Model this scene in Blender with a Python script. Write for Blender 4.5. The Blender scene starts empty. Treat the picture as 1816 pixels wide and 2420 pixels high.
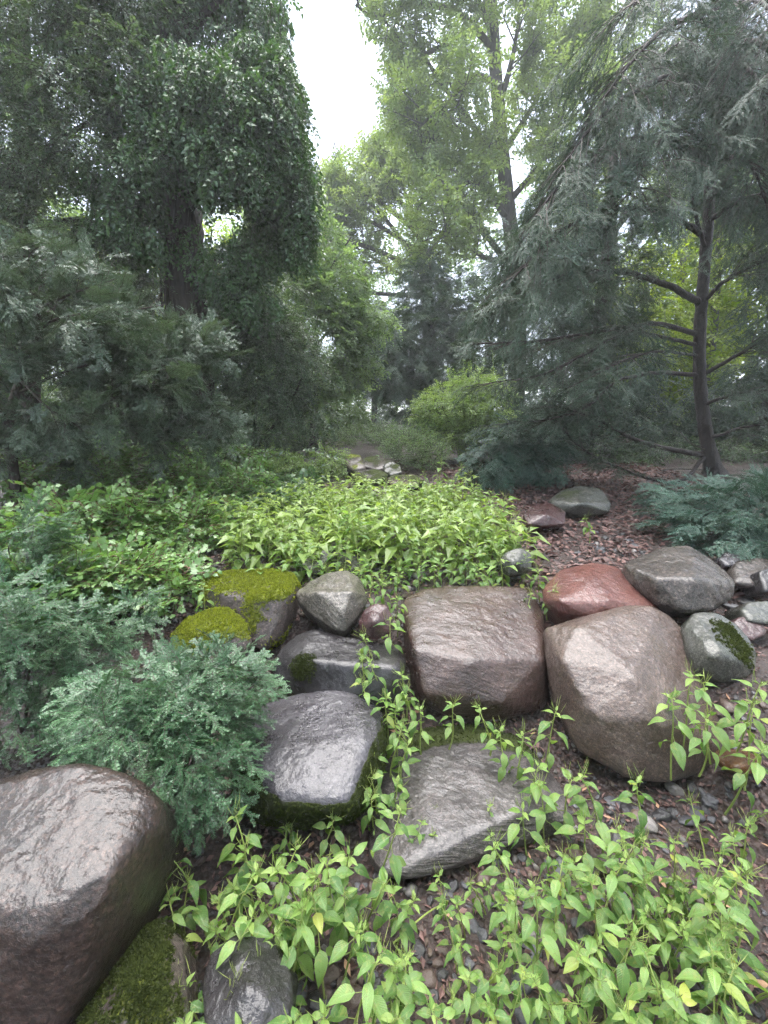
import bpy, bmesh, math, random
import numpy as np
from mathutils import Vector, Matrix

rng = np.random.default_rng(7)
random.seed(7)
R = math.radians
S = bpy.context.scene
COL = S.collection

# ------------------------------------------------------------------ camera, sky, sun, exposure
CAM_Z = 1.55
PITCH = R(12.3)
F = 1009.0                       # focal length in photograph pixels (1816 wide)
cam_d = bpy.data.cameras.new('camera'); cam = bpy.data.objects.new('camera', cam_d); COL.objects.link(cam)
cam_d.sensor_fit = 'HORIZONTAL'; cam_d.sensor_width = 36; cam_d.lens = 36 * F / 1816
cam_d.clip_start = 0.02; cam_d.clip_end = 1500
cam.location = (0, 0, CAM_Z); cam.rotation_euler = (R(90) - PITCH, 0, 0)
S.camera = cam

SUN_EL, SUN_AZ = R(77), R(-14)   # azimuth from +Y towards +X
world = bpy.data.worlds.new('World'); S.world = world; world.use_nodes = True
wn = world.node_tree; wn.nodes.clear()
sky = wn.nodes.new('ShaderNodeTexSky'); sky.sky_type = 'NISHITA'; sky.sun_disc = False
sky.sun_elevation = SUN_EL; sky.sun_rotation = SUN_AZ; sky.dust_density = 1.0; sky.air_density = 0.7; sky.ozone_density = 1.0
hs = wn.nodes.new('ShaderNodeHueSaturation'); hs.inputs['Saturation'].default_value = 0.50
bgn = wn.nodes.new('ShaderNodeBackground'); bgn.inputs['Strength'].default_value = 0.09
wo = wn.nodes.new('ShaderNodeOutputWorld')
wn.links.new(sky.outputs[0], hs.inputs['Color']); wn.links.new(hs.outputs[0], bgn.inputs[0]); wn.links.new(bgn.outputs[0], wo.inputs[0])
sun_d = bpy.data.lights.new('sun', 'SUN'); sun_d.energy = 1.3; sun_d.angle = R(75); sun_d.color = (1, .97, .93)
sun = bpy.data.objects.new('sun', sun_d); COL.objects.link(sun)
sd = Vector((math.sin(SUN_AZ) * math.cos(SUN_EL), math.cos(SUN_AZ) * math.cos(SUN_EL), math.sin(SUN_EL)))
sun.rotation_euler = sd.to_track_quat('Z', 'Y').to_euler(); sun.location = (0, 0, 40)

S.view_settings.view_transform = 'Standard'; S.view_settings.look = 'None'; S.view_settings.gamma = 1
S.view_settings.exposure = 3.15
S.view_settings.use_curve_mapping = False
S.render.engine = 'CYCLES'
S.cycles.use_denoising = True; S.cycles.denoising_prefilter = 'NONE'
S.cycles.max_bounces = 5; S.cycles.diffuse_bounces = 3; S.cycles.glossy_bounces = 2
S.cycles.transmission_bounces = 3; S.cycles.transparent_max_bounces = 8; S.cycles.volume_bounces = 1
S.cycles.use_adaptive_sampling = True; S.cycles.adaptive_threshold = 0.03; S.cycles.adaptive_min_samples = 16
S.cycles.caustics_reflective = False; S.cycles.caustics_refractive = False
S.cycles.sample_clamp_indirect = .25; S.cycles.sample_clamp_direct = .5

# ------------------------------------------------------------------ helpers
CP, SP = math.cos(PITCH), math.sin(PITCH)
def at(px, py, Y):
    """photograph pixel + distance ahead (m) -> world point"""
    xc = (px - 908) / F; yc = (1210 - py) / F
    d = np.array([xc, CP + yc * SP, -SP + yc * CP])
    return np.array([0, 0, CAM_Z]) + d * (Y / d[1])
def to_px(p):
    d = np.asarray(p) - np.array([0, 0, CAM_Z]); z = d[1] * CP - d[2] * SP
    return 908 + F * d[0] / z, 1210 - F * (d[1] * SP + d[2] * CP) / z
def ppm(px, py, Y):
    """photograph pixels per metre at that place"""
    xc = (px - 908) / F; yc = (1210 - py) / F
    return F / (Y / (CP + yc * SP))

def _h(ix, iy, iz):
    n = (ix * 374761393 + iy * 668265263 + iz * 2147483647 + 1013904223) & 0xffffffff
    n = ((n ^ (n >> 13)) * 1274126177) & 0xffffffff
    n = n ^ (n >> 16)
    return (n & 0xffff) / 32767.5 - 1.0
def vnoise(p):
    p = np.asarray(p, dtype=np.float64); i = np.floor(p).astype(np.int64); f = p - i; f = f * f * (3 - 2 * f)
    o = 0
    for dx in (0, 1):
        wx = f[:, 0] if dx else 1 - f[:, 0]
        for dy in (0, 1):
            wy = f[:, 1] if dy else 1 - f[:, 1]
            for dz in (0, 1):
                wz = f[:, 2] if dz else 1 - f[:, 2]
                o = o + wx * wy * wz * _h(i[:, 0] + dx, i[:, 1] + dy, i[:, 2] + dz)
    return o
def fbm(p, oct=4):
    o = 0; a = 1.0; p = np.asarray(p, dtype=np.float64); t = 0
    for k in range(oct):
        o = o + a * vnoise(p + 17.3 * k); t += a; a *= .5; p = p * 2.03
    return o / t
def norm(v):
    v = np.asarray(v, dtype=np.float64)
    return v / (np.linalg.norm(v, axis=-1, keepdims=True) + 1e-9)

class MB:
    """collects geometry for ONE mesh"""
    def __init__(s): s.v = []; s.f = []; s.m = []; s.uv = []
    def face(s, idx, m=0): s.f.append(tuple(idx)); s.m.append(m)
    def tube(s, pts, rad, n=6, m=0, cap=True):
        pts = np.asarray(pts, float); b = len(s.v); k = len(pts)
        up = np.array([.13, .31, .94])
        for j in range(k):
            t = norm(pts[min(j + 1, k - 1)] - pts[max(j - 1, 0)])
            a = np.cross(t, up)
            if np.linalg.norm(a) < .1: a = np.cross(t, [1, 0, 0])
            a = norm(a); c = np.cross(t, a)
            r = rad[j] if hasattr(rad, '__len__') else rad
            for q in range(n):
                w = 2 * math.pi * q / n
                s.v.append(pts[j] + r * (math.cos(w) * a + math.sin(w) * c))
        for j in range(k - 1):
            for q in range(n):
                s.face((b + j * n + q, b + j * n + (q + 1) % n, b + (j + 1) * n + (q + 1) % n, b + (j + 1) * n + q), m)
        if cap and n > 2: s.face([b + (k - 1) * n + q for q in range(n)], m)
    def leaf(s, o, d, nrm, L, W, fold=.18, droop=.12, m=0):
        d = norm(d); side = norm(np.cross(d, nrm)); u = np.cross(side, d); b = len(s.v)
        s.v += [o, o + d * L * .42 + side * W * .5 + u * fold * W, o + d * L * .42 - side * W * .5 + u * fold * W,
                o + d * L - u * droop * L, o + d * L * .45]
        for t in ((0, 1, 4), (0, 4, 2), (1, 3, 4), (4, 3, 2)): s.face([b + q for q in t], m)
    def lobed(s, o, d, nrm, L, m=0, droop=.1):
        d = norm(d); side = norm(np.cross(d, nrm)); u = np.cross(side, d); b = len(s.v)
        P = [(0, 0), (.05, .42), (.38, .30), (.50, .52), (.68, .22), (1, 0), (.68, -.22), (.50, -.52), (.38, -.30), (.05, -.42)]
        for x, y in P: s.v.append(o + d * L * x + side * L * y - u * droop * L * x * x + u * .1 * L * abs(y))
        for t in ((0, 1, 2), (0, 2, 8), (0, 8, 9), (2, 3, 4), (2, 4, 6), (2, 6, 8), (6, 7, 8), (4, 5, 6)): s.face([b + q for q in t], m)
    def mesh(s, name, mats, smooth=False):
        me = bpy.data.meshes.new(name)
        me.from_pydata([tuple(map(float, p)) for p in s.v], [], s.f)
        for m in (mats if isinstance(mats, (list, tuple)) else [mats]): me.materials.append(m)
        if len(set(s.m)) > 1: me.polygons.foreach_set('material_index', s.m)
        if smooth: me.polygons.foreach_set('use_smooth', [True] * len(me.polygons))
        me.update(); return me
    def build(s, name, mats, parent=None, smooth=False):
        return obj(name, s.mesh(name, mats, smooth), parent)

def obj(name, data, parent=None):
    o = bpy.data.objects.new(name, data); COL.objects.link(o)
    if parent: o.parent = parent
    return o
def tag(o, label, cat, group=None, kind=None):
    if label: o['label'] = label
    if cat: o['category'] = cat
    if group: o['group'] = group
    if kind: o['kind'] = kind
    return o
def empty(name, loc, label, cat, group=None):
    o = obj(name, None); o.location = tuple(map(float, loc)); o.empty_display_size = .1
    return tag(o, label, cat, group)

def frames(d, upv):
    """rotation eulers that turn +X to d and +Z towards upv"""
    d = norm(d); u = np.broadcast_to(np.asarray(upv, float), d.shape)
    s = np.cross(u, d); l = np.linalg.norm(s, axis=1)
    s[l < 1e-3] = np.array([0, 1, 0]); s = norm(s); w = np.cross(d, s)
    # matrix columns d, s, w ; XYZ euler
    ry = -np.arcsin(np.clip(d[:, 2], -1, 1)); rz = np.arctan2(d[:, 1], d[:, 0]); rx = np.arctan2(s[:, 2], w[:, 2])
    return np.stack([rx, ry, rz], 1)

_gn = {}
def scatter_group(variants):
    key = tuple(o.name for o in variants)
    if key in _gn: return _gn[key]
    g = bpy.data.node_groups.new('scatter', 'GeometryNodeTree')
    g.interface.new_socket('Geometry', in_out='INPUT', socket_type='NodeSocketGeometry')
    g.interface.new_socket('Geometry', in_out='OUTPUT', socket_type='NodeSocketGeometry')
    N = g.nodes; Lk = g.links
    gi = N.new('NodeGroupInput'); go = N.new('NodeGroupOutput'); ip = N.new('GeometryNodeInstanceOnPoints'); jn = N.new('GeometryNodeJoinGeometry')
    for o in reversed(variants):
        oi = N.new('GeometryNodeObjectInfo'); oi.inputs['Object'].default_value = o; oi.inputs['As Instance'].default_value = True
        Lk.new(oi.outputs['Geometry'], jn.inputs[0])
    def attr(nm, t):
        a = N.new('GeometryNodeInputNamedAttribute'); a.data_type = t; a.inputs['Name'].default_value = nm; return a.outputs[0]
    Lk.new(gi.outputs[0], ip.inputs['Points']); Lk.new(jn.outputs[0], ip.inputs['Instance'])
    if len(variants) > 1:
        ip.inputs['Pick Instance'].default_value = True; Lk.new(attr('var', 'INT'), ip.inputs['Instance Index'])
    Lk.new(attr('rot', 'FLOAT_VECTOR'), ip.inputs['Rotation']); Lk.new(attr('scl', 'FLOAT'), ip.inputs['Scale'])
    Lk.new(ip.outputs[0], go.inputs[0])
    _gn[key] = g; return g
def scatter(name, P, rot, scl, variants, parent=None, pos_world=True):
    P = np.asarray(P, float); n = len(P)
    if parent is not None and pos_world: P = P - np.array(parent.location)
    me = bpy.data.meshes.new(name); me.vertices.add(n); me.vertices.foreach_set('co', P.astype(np.float32).ravel())
    a = me.attributes.new('rot', 'FLOAT_VECTOR', 'POINT'); a.data.foreach_set('vector', np.asarray(rot, np.float32).ravel())
    a = me.attributes.new('scl', 'FLOAT', 'POINT'); a.data.foreach_set('value', np.broadcast_to(np.asarray(scl, np.float32), (n,)).copy())
    a = me.attributes.new('var', 'INT', 'POINT'); a.data.foreach_set('value', rng.integers(0, len(variants), n).astype(np.int32))
    me.update(); o = obj(name, me, parent); o['kind'] = 'stuff'
    md = o.modifiers.new('scatter', 'NODES'); md.node_group = scatter_group(variants)
    return o
def proto(name, mesh): return bpy.data.objects.new(name, mesh)   # never linked: only instanced

# ------------------------------------------------------------------ materials
def new_mat(name):
    m = bpy.data.materials.new(name); m.use_nodes = True; nt = m.node_tree; nt.nodes.clear()
    out = nt.nodes.new('ShaderNodeOutputMaterial'); return m, nt, out
def ramp(nt, stops):
    r = nt.nodes.new('ShaderNodeValToRGB'); e = r.color_ramp.elements
    while len(e) < len(stops): e.new(.5)
    for q, (p, c) in zip(e, stops): q.position = p; q.color = (*c, 1) if len(c) == 3 else c
    return r
def noise(nt, vec, scale, detail=4, rough=.55, dist=0):
    n = nt.nodes.new('ShaderNodeTexNoise'); n.inputs['Scale'].default_value = scale; n.inputs['Detail'].default_value = detail
    n.inputs['Roughness'].default_value = rough; n.inputs['Distortion'].default_value = dist
    if vec is not None: nt.links.new(vec, n.inputs['Vector'])
    return n.outputs['Fac']
def mixc(nt, fac, a, b, mode='MIX'):
    m = nt.nodes.new('ShaderNodeMix'); m.data_type = 'RGBA'; m.blend_type = mode
    for s, v in ((m.inputs[0], fac), (m.inputs[6], a), (m.inputs[7], b)):
        if hasattr(v, 'links') or hasattr(v, 'is_linked'): nt.links.new(v, s)
        elif isinstance(v, (int, float)): s.default_value = v
        else: s.default_value = (*v, 1)
    return m.outputs[2]
def mathn(nt, op, a, b=None, clamp=False):
    m = nt.nodes.new('ShaderNodeMath'); m.operation = op; m.use_clamp = clamp
    for s, v in ((m.inputs[0], a), (m.inputs[1], b)):
        if v is None: continue
        if hasattr(v, 'is_linked'): nt.links.new(v, s)
        else: s.default_value = v
    return m.outputs[0]
def bump(nt, h, strength, dist, prev=None):
    b = nt.nodes.new('ShaderNodeBump'); b.inputs['Strength'].default_value = strength; b.inputs['Distance'].default_value = dist
    nt.links.new(h, b.inputs['Height'])
    if prev is not None: nt.links.new(prev, b.inputs['Normal'])
    return b.outputs[0]

def leaf_mat(name, dark, light, rough=.42, trans=.35, tcol=None, spec=.5, veins=False, spots=False):
    m, nt, out = new_mat(name)
    oi = nt.nodes.new('ShaderNodeObjectInfo'); tc = nt.nodes.new('ShaderNodeTexCoord')
    fac = oi.outputs['Random']
    if not veins:
        fac = mathn(nt, 'ADD', mathn(nt, 'MULTIPLY', oi.outputs['Random'], .65), mathn(nt, 'MULTIPLY', noise(nt, tc.outputs['Object'], 9, 2), .4), True)
    col = ramp(nt, [(0, dark), (.55, tuple((a + b) / 2 for a, b in zip(dark, light))), (1, light)]); nt.links.new(fac, col.inputs[0])
    if spots: e = col.color_ramp.elements.new(.95); e.color = (*light, 1); col.color_ramp.elements[-1].color = (.34, .36, .08, 1)
    c = col.outputs[0]; nrm = None
    if veins:
        sp = nt.nodes.new('ShaderNodeSeparateXYZ'); nt.links.new(tc.outputs['UV'], sp.inputs[0])
        u = mathn(nt, 'ABSOLUTE', mathn(nt, 'SUBTRACT', sp.outputs[0], .5))
        ph = mathn(nt, 'SUBTRACT', mathn(nt, 'MULTIPLY', sp.outputs[1], 84), mathn(nt, 'MULTIPLY', u, 46))
        w = mathn(nt, 'POWER', mathn(nt, 'ABSOLUTE', mathn(nt, 'COSINE', mathn(nt, 'MULTIPLY', ph, .5))), .6)
        mid = mathn(nt, 'GREATER_THAN', u, .035)
        h = mathn(nt, 'MULTIPLY', w, mid)
        nrm = bump(nt, h, .45, .003)
        c = mixc(nt, mathn(nt, 'MULTIPLY', mathn(nt, 'SUBTRACT', 1.0, h), .13), c, tuple(min(1, q * 1.7 + .02) for q in light))
        if spots:
            sn = noise(nt, tc.outputs['Object'], 5.5, 4, .7)
            rr = ramp(nt, [(.54, (0, 0, 0)), (.66, (1, 1, 1))]); nt.links.new(sn, rr.inputs[0])
            c = mixc(nt, mathn(nt, 'MULTIPLY', rr.outputs[0], .5), c, (.30, .32, .10))
            sn2 = noise(nt, tc.outputs['Object'], 14, 2, .6)
            r2 = ramp(nt, [(.63, (0, 0, 0)), (.70, (1, 1, 1))]); nt.links.new(sn2, r2.inputs[0])
            c = mixc(nt, mathn(nt, 'MULTIPLY', r2.outputs[0], .6), c, (.16, .12, .05))
    p = nt.nodes.new('ShaderNodeBsdfPrincipled'); nt.links.new(c, p.inputs['Base Color'])
    p.inputs['Roughness'].default_value = rough; p.inputs['Specular IOR Level'].default_value = spec
    t = nt.nodes.new('ShaderNodeBsdfTranslucent')
    nt.links.new(mixc(nt, 1.0, c, tcol or (1.5, 1.55, .7), 'MULTIPLY'), t.inputs[0])
    if nrm is not None: nt.links.new(nrm, p.inputs['Normal'])
    mx = nt.nodes.new('ShaderNodeMixShader'); mx.inputs[0].default_value = trans
    nt.links.new(p.outputs[0], mx.inputs[1]); nt.links.new(t.outputs[0], mx.inputs[2]); nt.links.new(mx.outputs[0], out.inputs[0])
    return m
def bark_mat(name, c1, c2, scale=14, stretch=5, rough=.75):
    m, nt, out = new_mat(name); tc = nt.nodes.new('ShaderNodeTexCoord'); mp = nt.nodes.new('ShaderNodeMapping')
    nt.links.new(tc.outputs['Object'], mp.inputs[0]); mp.inputs['Scale'].default_value = (1, 1, 1 / stretch)
    n = noise(nt, mp.outputs[0], scale, 6, .65, .6); n2 = noise(nt, tc.outputs['Object'], 3, 3)
    r = ramp(nt, [(.3, c1), (.7, c2)]); nt.links.new(mathn(nt, 'ADD', mathn(nt, 'MULTIPLY', n, .7), mathn(nt, 'MULTIPLY', n2, .3)), r.inputs[0])
    p = nt.nodes.new('ShaderNodeBsdfPrincipled'); nt.links.new(r.outputs[0], p.inputs['Base Color']); p.inputs['Roughness'].default_value = rough
    nt.links.new(bump(nt, n, .9, .03), p.inputs['Normal']); nt.links.new(p.outputs[0], out.inputs[0]); return m
def rock_mat(name, cols, rough=(.28, .55), band=0.0, band_dir=(.3, .2, 1), band_scale=26, speck=.5, moss_col=((.014, .020, .006), (.055, .070, .014)), patch=None, streak=False, grain=1.0, wet=.65):
    """wet boulder: mineral speckle, foliation, darker damp patches; the 'moss' vertex attribute says where moss grows"""
    m, nt, out = new_mat(name); tc = nt.nodes.new('ShaderNodeTexCoord'); ob = tc.outputs['Object']
    cols = tuple(tuple(.41 * max(0, sum(c) / 3 + (q - sum(c) / 3) * 1.45) for q in c) for c in cols)
    if patch: patch = (tuple(q * .46 for q in patch[0]), patch[1])
    big = noise(nt, ob, 3.2, 5, .6, .5)
    base = ramp(nt, [(.28, cols[0]), (.5, cols[1]), (.72, cols[2])]); nt.links.new(big, base.inputs[0]); c = base.outputs[0]
    if patch:
        pn = noise(nt, ob, patch[1], 3, .5, .3); pr = ramp(nt, [(.50, (0, 0, 0)), (.60, (1, 1, 1))]); nt.links.new(pn, pr.inputs[0])
        c = mixc(nt, mathn(nt, 'MULTIPLY', pr.outputs[0], .75), c, patch[0])
    vo = nt.nodes.new('ShaderNodeTexVoronoi'); vo.inputs['Scale'].default_value = 125 * grain; nt.links.new(ob, vo.inputs['Vector'])
    sp = nt.nodes.new('ShaderNodeSeparateColor'); nt.links.new(vo.outputs['Color'], sp.inputs[0])
    spk = ramp(nt, [(0, (.25, .25, .25)), (.28, (.75, .75, .75)), (.62, (1.15, 1.12, 1.1)), (.90, (2.0, 1.9, 1.85))]); spk.color_ramp.interpolation = 'CONSTANT'
    nt.links.new(sp.outputs[0], spk.inputs[0])
    c = mixc(nt, speck, c, spk.outputs[0], 'MULTIPLY')
    fine = noise(nt, ob, 60, 5, .7)
    fr = ramp(nt, [(.3, (.62, .62, .62)), (.7, (1.3, 1.3, 1.3))]); nt.links.new(fine, fr.inputs[0]); c = mixc(nt, .8, c, fr.outputs[0], 'MULTIPLY')
    h = mathn(nt, 'ADD', mathn(nt, 'MULTIPLY', fine, .6), mathn(nt, 'MULTIPLY', noise(nt, ob, 22, 6, .65), 1.3))
    if band:
        dt = nt.nodes.new('ShaderNodeVectorMath'); dt.operation = 'DOT_PRODUCT'; nt.links.new(ob, dt.inputs[0]); dt.inputs[1].default_value = band_dir
        cx = nt.nodes.new('ShaderNodeCombineXYZ'); nt.links.new(mathn(nt, 'ADD', mathn(nt, 'MULTIPLY', dt.outputs['Value'], band_scale), mathn(nt, 'MULTIPLY', noise(nt, ob, 2.6, 3), 5)), cx.inputs[0])
        s2 = nt.nodes.new('ShaderNodeSeparateXYZ'); nt.links.new(ob, s2.inputs[0]); nt.links.new(mathn(nt, 'MULTIPLY', s2.outputs[0], 3), cx.inputs[1]); nt.links.new(mathn(nt, 'MULTIPLY', s2.outputs[1], 3), cx.inputs[2])
        bn = noise(nt, cx.outputs[0], 1.6, 4, .6)
        br = ramp(nt, [(.3, (.55, .55, .56)), (.7, (1.4, 1.38, 1.36))]); nt.links.new(bn, br.inputs[0])
        c = mixc(nt, band, c, br.outputs[0], 'MULTIPLY'); h = mathn(nt, 'ADD', h, mathn(nt, 'MULTIPLY', bn, 2.2 * band))
    if streak:   # dark algae runs down the face
        mp = nt.nodes.new('ShaderNodeMapping'); nt.links.new(ob, mp.inputs[0]); mp.inputs['Scale'].default_value = (1, 1, .12)
        sn = noise(nt, mp.outputs[0], 26, 3, .6); s3 = nt.nodes.new('ShaderNodeSeparateXYZ'); nt.links.new(ob, s3.inputs[0])
        zr = nt.nodes.new('ShaderNodeMapRange'); nt.links.new(s3.outputs[2], zr.inputs[0]); zr.inputs[1].default_value = streak[0]; zr.inputs[2].default_value = streak[1]; zr.inputs[3].default_value = 1; zr.inputs[4].default_value = 0
        sr = ramp(nt, [(.44, (0, 0, 0)), (.60, (1, 1, 1))]); nt.links.new(mathn(nt, 'ADD', mathn(nt, 'MULTIPLY', sn, .75), mathn(nt, 'MULTIPLY', zr.outputs[0], .25)), sr.inputs[0])
        c = mixc(nt, mathn(nt, 'MULTIPLY', mathn(nt, 'MULTIPLY', sr.outputs[0], zr.outputs[0]), .8), c, (.025, .026, .020))
    at_ = nt.nodes.new('ShaderNodeAttribute'); at_.attribute_name = 'moss'
    mf = mathn(nt, 'ADD', at_.outputs['Fac'], mathn(nt, 'MULTIPLY', mathn(nt, 'SUBTRACT', noise(nt, ob, 45, 5, .75), .5), .9))
    mr = ramp(nt, [(.42, (0, 0, 0)), (.58, (1, 1, 1))]); nt.links.new(mf, mr.inputs[0])
    mn = noise(nt, ob, 90, 4, .7); mcr = ramp(nt, [(.3, moss_col[0]), (.7, moss_col[1])]); nt.links.new(mathn(nt, 'ADD', mathn(nt, 'MULTIPLY', mn, .6), mathn(nt, 'MULTIPLY', big, .4)), mcr.inputs[0])
    c = mixc(nt, mr.outputs[0], c, mcr.outputs[0])
    p = nt.nodes.new('ShaderNodeBsdfPrincipled'); nt.links.new(c, p.inputs['Base Color'])
    rr = nt.nodes.new('ShaderNodeMapRange'); nt.links.new(noise(nt, ob, 7, 5, .7), rr.inputs[0]); rr.inputs[1].default_value = .35; rr.inputs[2].default_value = .65
    rr.inputs[3].default_value = rough[0]; rr.inputs[4].default_value = rough[1]
    rmix = nt.nodes.new('ShaderNodeMix'); nt.links.new(mr.outputs[0], rmix.inputs[0]); nt.links.new(rr.outputs[0], rmix.inputs[2]); rmix.inputs[3].default_value = .95
    nt.links.new(rmix.outputs[0], p.inputs['Roughness']); p.inputs['Specular IOR Level'].default_value = .35
    cw = mathn(nt, 'MULTIPLY', mathn(nt, 'SUBTRACT', 1.0, mr.outputs[0]), wet); nt.links.new(cw, p.inputs['Coat Weight']); p.inputs['Coat Roughness'].default_value = .10
    nt.links.new(bump(nt, mathn(nt, 'ADD', noise(nt, ob, 9, 4, .55), mathn(nt, 'MULTIPLY', noise(nt, ob, 38, 3, .6), .35)), .5, .03), p.inputs['Coat Normal'])
    b1 = bump(nt, h, .75, .012); b2 = bump(nt, mathn(nt, 'MULTIPLY', mr.outputs[0], mn), .9, .012, b1)
    nt.links.new(b2, p.inputs['Normal']); nt.links.new(p.outputs[0], out.inputs[0]); return m

def simple_mat(name, c1, c2, rough=.6, scale=20, trans=0):
    m, nt, out = new_mat(name); tc = nt.nodes.new('ShaderNodeTexCoord'); oi = nt.nodes.new('ShaderNodeObjectInfo')
    r = ramp(nt, [(0, c1), (1, c2)])
    nt.links.new(mathn(nt, 'ADD', mathn(nt, 'MULTIPLY', noise(nt, tc.outputs['Object'], scale, 4), .6), mathn(nt, 'MULTIPLY', oi.outputs['Random'], .5)), r.inputs[0])
    p = nt.nodes.new('ShaderNodeBsdfPrincipled'); nt.links.new(r.outputs[0], p.inputs['Base Color']); p.inputs['Roughness'].default_value = rough
    nt.links.new(bump(nt, noise(nt, tc.outputs['Object'], scale * 2, 5, .7), .4, .01), p.inputs['Normal'])
    nt.links.new(p.outputs[0], out.inputs[0]); return m

M = {}
M['balsam'] = leaf_mat('balsam_leaf', (.068, .155, .040), (.21, .33, .095), rough=.27, trans=.38, veins=True, spots=True)
M['balsam_young'] = leaf_mat('balsam_young_leaf', (.15, .27, .06), (.28, .38, .11), rough=.3, trans=.4, veins=True)
M['balsam_far'] = leaf_mat('balsam_patch_leaf', (.10, .19, .045), (.32, .41, .12), rough=.3, trans=.4)
M['stem_green'] = simple_mat('green_stem', (.12, .20, .035), (.26, .30, .08), .5, 30)
M['stem_red'] = simple_mat('reddish_stem', (.07, .04, .025), (.16, .09, .05), .6, 30)
M['ivy'] = leaf_mat('ivy_leaf', (.034, .080, .034), (.11, .20, .075), rough=.30, trans=.22, spec=.7)
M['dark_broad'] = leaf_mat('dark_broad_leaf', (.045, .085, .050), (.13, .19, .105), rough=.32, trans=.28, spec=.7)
M['hazel'] = leaf_mat('fresh_green_leaf', (.10, .165, .08), (.21, .30, .15), rough=.45, trans=.45)
M['oak'] = leaf_mat('oak_leaf', (.11, .17, .075), (.27, .34, .15), rough=.4, trans=.45)
M['yellowgreen'] = leaf_mat('yellow_green_leaf', (.12, .20, .025), (.28, .34, .05), rough=.5, trans=.5)
M['bush'] = leaf_mat('bright_bush_leaf', (.13, .21, .07), (.26, .36, .13), rough=.4, trans=.4)
M['currant'] = leaf_mat('currant_leaf', (.075, .17, .045), (.20, .32, .11), rough=.30, trans=.3, spec=.7)
M['yew'] = leaf_mat('yew_needle', (.030, .085, .042), (.088, .185, .080), rough=.36, trans=.12, spec=.6)
M['yew_mid'] = leaf_mat('grey_yew_needle', (.050, .088, .056), (.135, .19, .125), rough=.36, trans=.12, spec=.6)
M['yew_dark'] = leaf_mat('dark_yew_needle', (.040, .080, .050), (.10, .16, .10), rough=.4, trans=.15)
M['spruce'] = leaf_mat('spruce_needle', (.034, .070, .050), (.10, .155, .105), rough=.45, trans=.12, spec=.3)
M['fir'] = leaf_mat('fir_needle', (.030, .080, .060), (.08, .16, .11), rough=.4, trans=.1)
M['grey_shrub'] = leaf_mat('grey_green_leaf', (.08, .14, .07), (.17, .25, .13), rough=.5, trans=.3)
M['far'] = leaf_mat('far_wood_leaf', (.09, .16, .06), (.22, .31, .13), rough=.5, trans=.4)
M['bark'] = bark_mat('dark_bark', (.020, .015, .013), (.085, .062, .052))
M['bark_spruce'] = bark_mat('spruce_bark', (.012, .009, .008), (.045, .033, .029), 20, 2)
M['bark_oak'] = bark_mat('oak_bark', (.035, .032, .028), (.12, .11, .095), 12, 4)
M['twig'] = simple_mat('twig', (.022, .017, .014), (.075, .058, .045), .7, 30)
M['dead_leaf'] = simple_mat('dead_leaf', (.045, .024, .021), (.22, .125, .108), .5, 14)
M['dead_leaf_pale'] = simple_mat('pale_dead_leaf', (.20, .10, .055), (.48, .30, .19), .5, 14)
M['moss'] = leaf_mat('moss_tuft', (.065, .085, .010), (.32, .36, .04), rough=.8, trans=.3, spec=.2)
M['moss_dark'] = leaf_mat('dark_moss_tuft', (.018, .028, .007), (.065, .082, .018), rough=.8, trans=.25, spec=.2)

# ------------------------------------------------------------------ ground
_gy = np.array([-4, .3, 1.3, 1.9, 2.3, 2.8, 3.6, 5, 8, 14, 20, 30, 400.])
_gz = np.array([-.25, -.24, -.21, -.16, .06, .34, .45, .58, .80, 1.08, 1.28, 1.45, 1.5])
def sstep(x): x = np.clip(x, 0, 1); return x * x * (3 - 2 * x)
def gz(x, y):
    x = np.asarray(x, float); y = np.asarray(y, float)
    z = np.interp(y, _gy, _gz)
    near = 1 - sstep((y - 1.9) / .8)
    z = z + near * .40 * sstep((x - 1.3) / .75) + near * .16 * sstep((-x - .45) / .9)
    z = z + sstep((np.abs(x) - 3) / 8) * .35 * sstep((y - 3) / 5)
    p = np.stack([x.ravel(), y.ravel(), np.zeros(x.size)], 1)
    fade = 1 / (1 + np.hypot(x, y) / 40)
    return z + (.035 * fbm(p * 2.1, 3) + .014 * fbm(p * 9, 2)).reshape(x.shape) * fade

def ground_mat():
    m, nt, out = new_mat('wet_soil_and_litter'); tc = nt.nodes.new('ShaderNodeTexCoord'); ob = tc.outputs['Object']
    n1 = noise(nt, ob, 2.2, 5, .6); n2 = noise(nt, ob, 34, 6, .7)
    r = ramp(nt, [(.30, (.014, .011, .010)), (.5, (.034, .024, .021)), (.72, (.075, .050, .044))])
    nt.links.new(mathn(nt, 'ADD', mathn(nt, 'MULTIPLY', n1, .35), mathn(nt, 'MULTIPLY', n2, .65)), r.inputs[0])
    vo = nt.nodes.new('ShaderNodeTexVoronoi'); vo.inputs['Scale'].default_value = 46; nt.links.new(ob, vo.inputs['Vector'])
    sc = nt.nodes.new('ShaderNodeSeparateColor'); nt.links.new(vo.outputs['Color'], sc.inputs[0])
    vr = ramp(nt, [(0, (.6, .55, .52)), (.7, (1.1, 1, .95)), (.9, (1.7, 1.55, 1.5))]); nt.links.new(sc.outputs[0], vr.inputs[0])
    c = mixc(nt, .7, r.outputs[0], vr.outputs[0], 'MULTIPLY')
    p = nt.nodes.new('ShaderNodeBsdfPrincipled'); nt.links.new(c, p.inputs['Base Color']); p.inputs['Roughness'].default_value = .5
    h = mathn(nt, 'SUBTRACT', mathn(nt, 'MULTIPLY', n2, .8), vo.outputs['Distance'])
    nt.links.new(bump(nt, h, .8, .02), p.inputs['Normal']); nt.links.new(p.outputs[0], out.inputs[0]); return m
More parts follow.
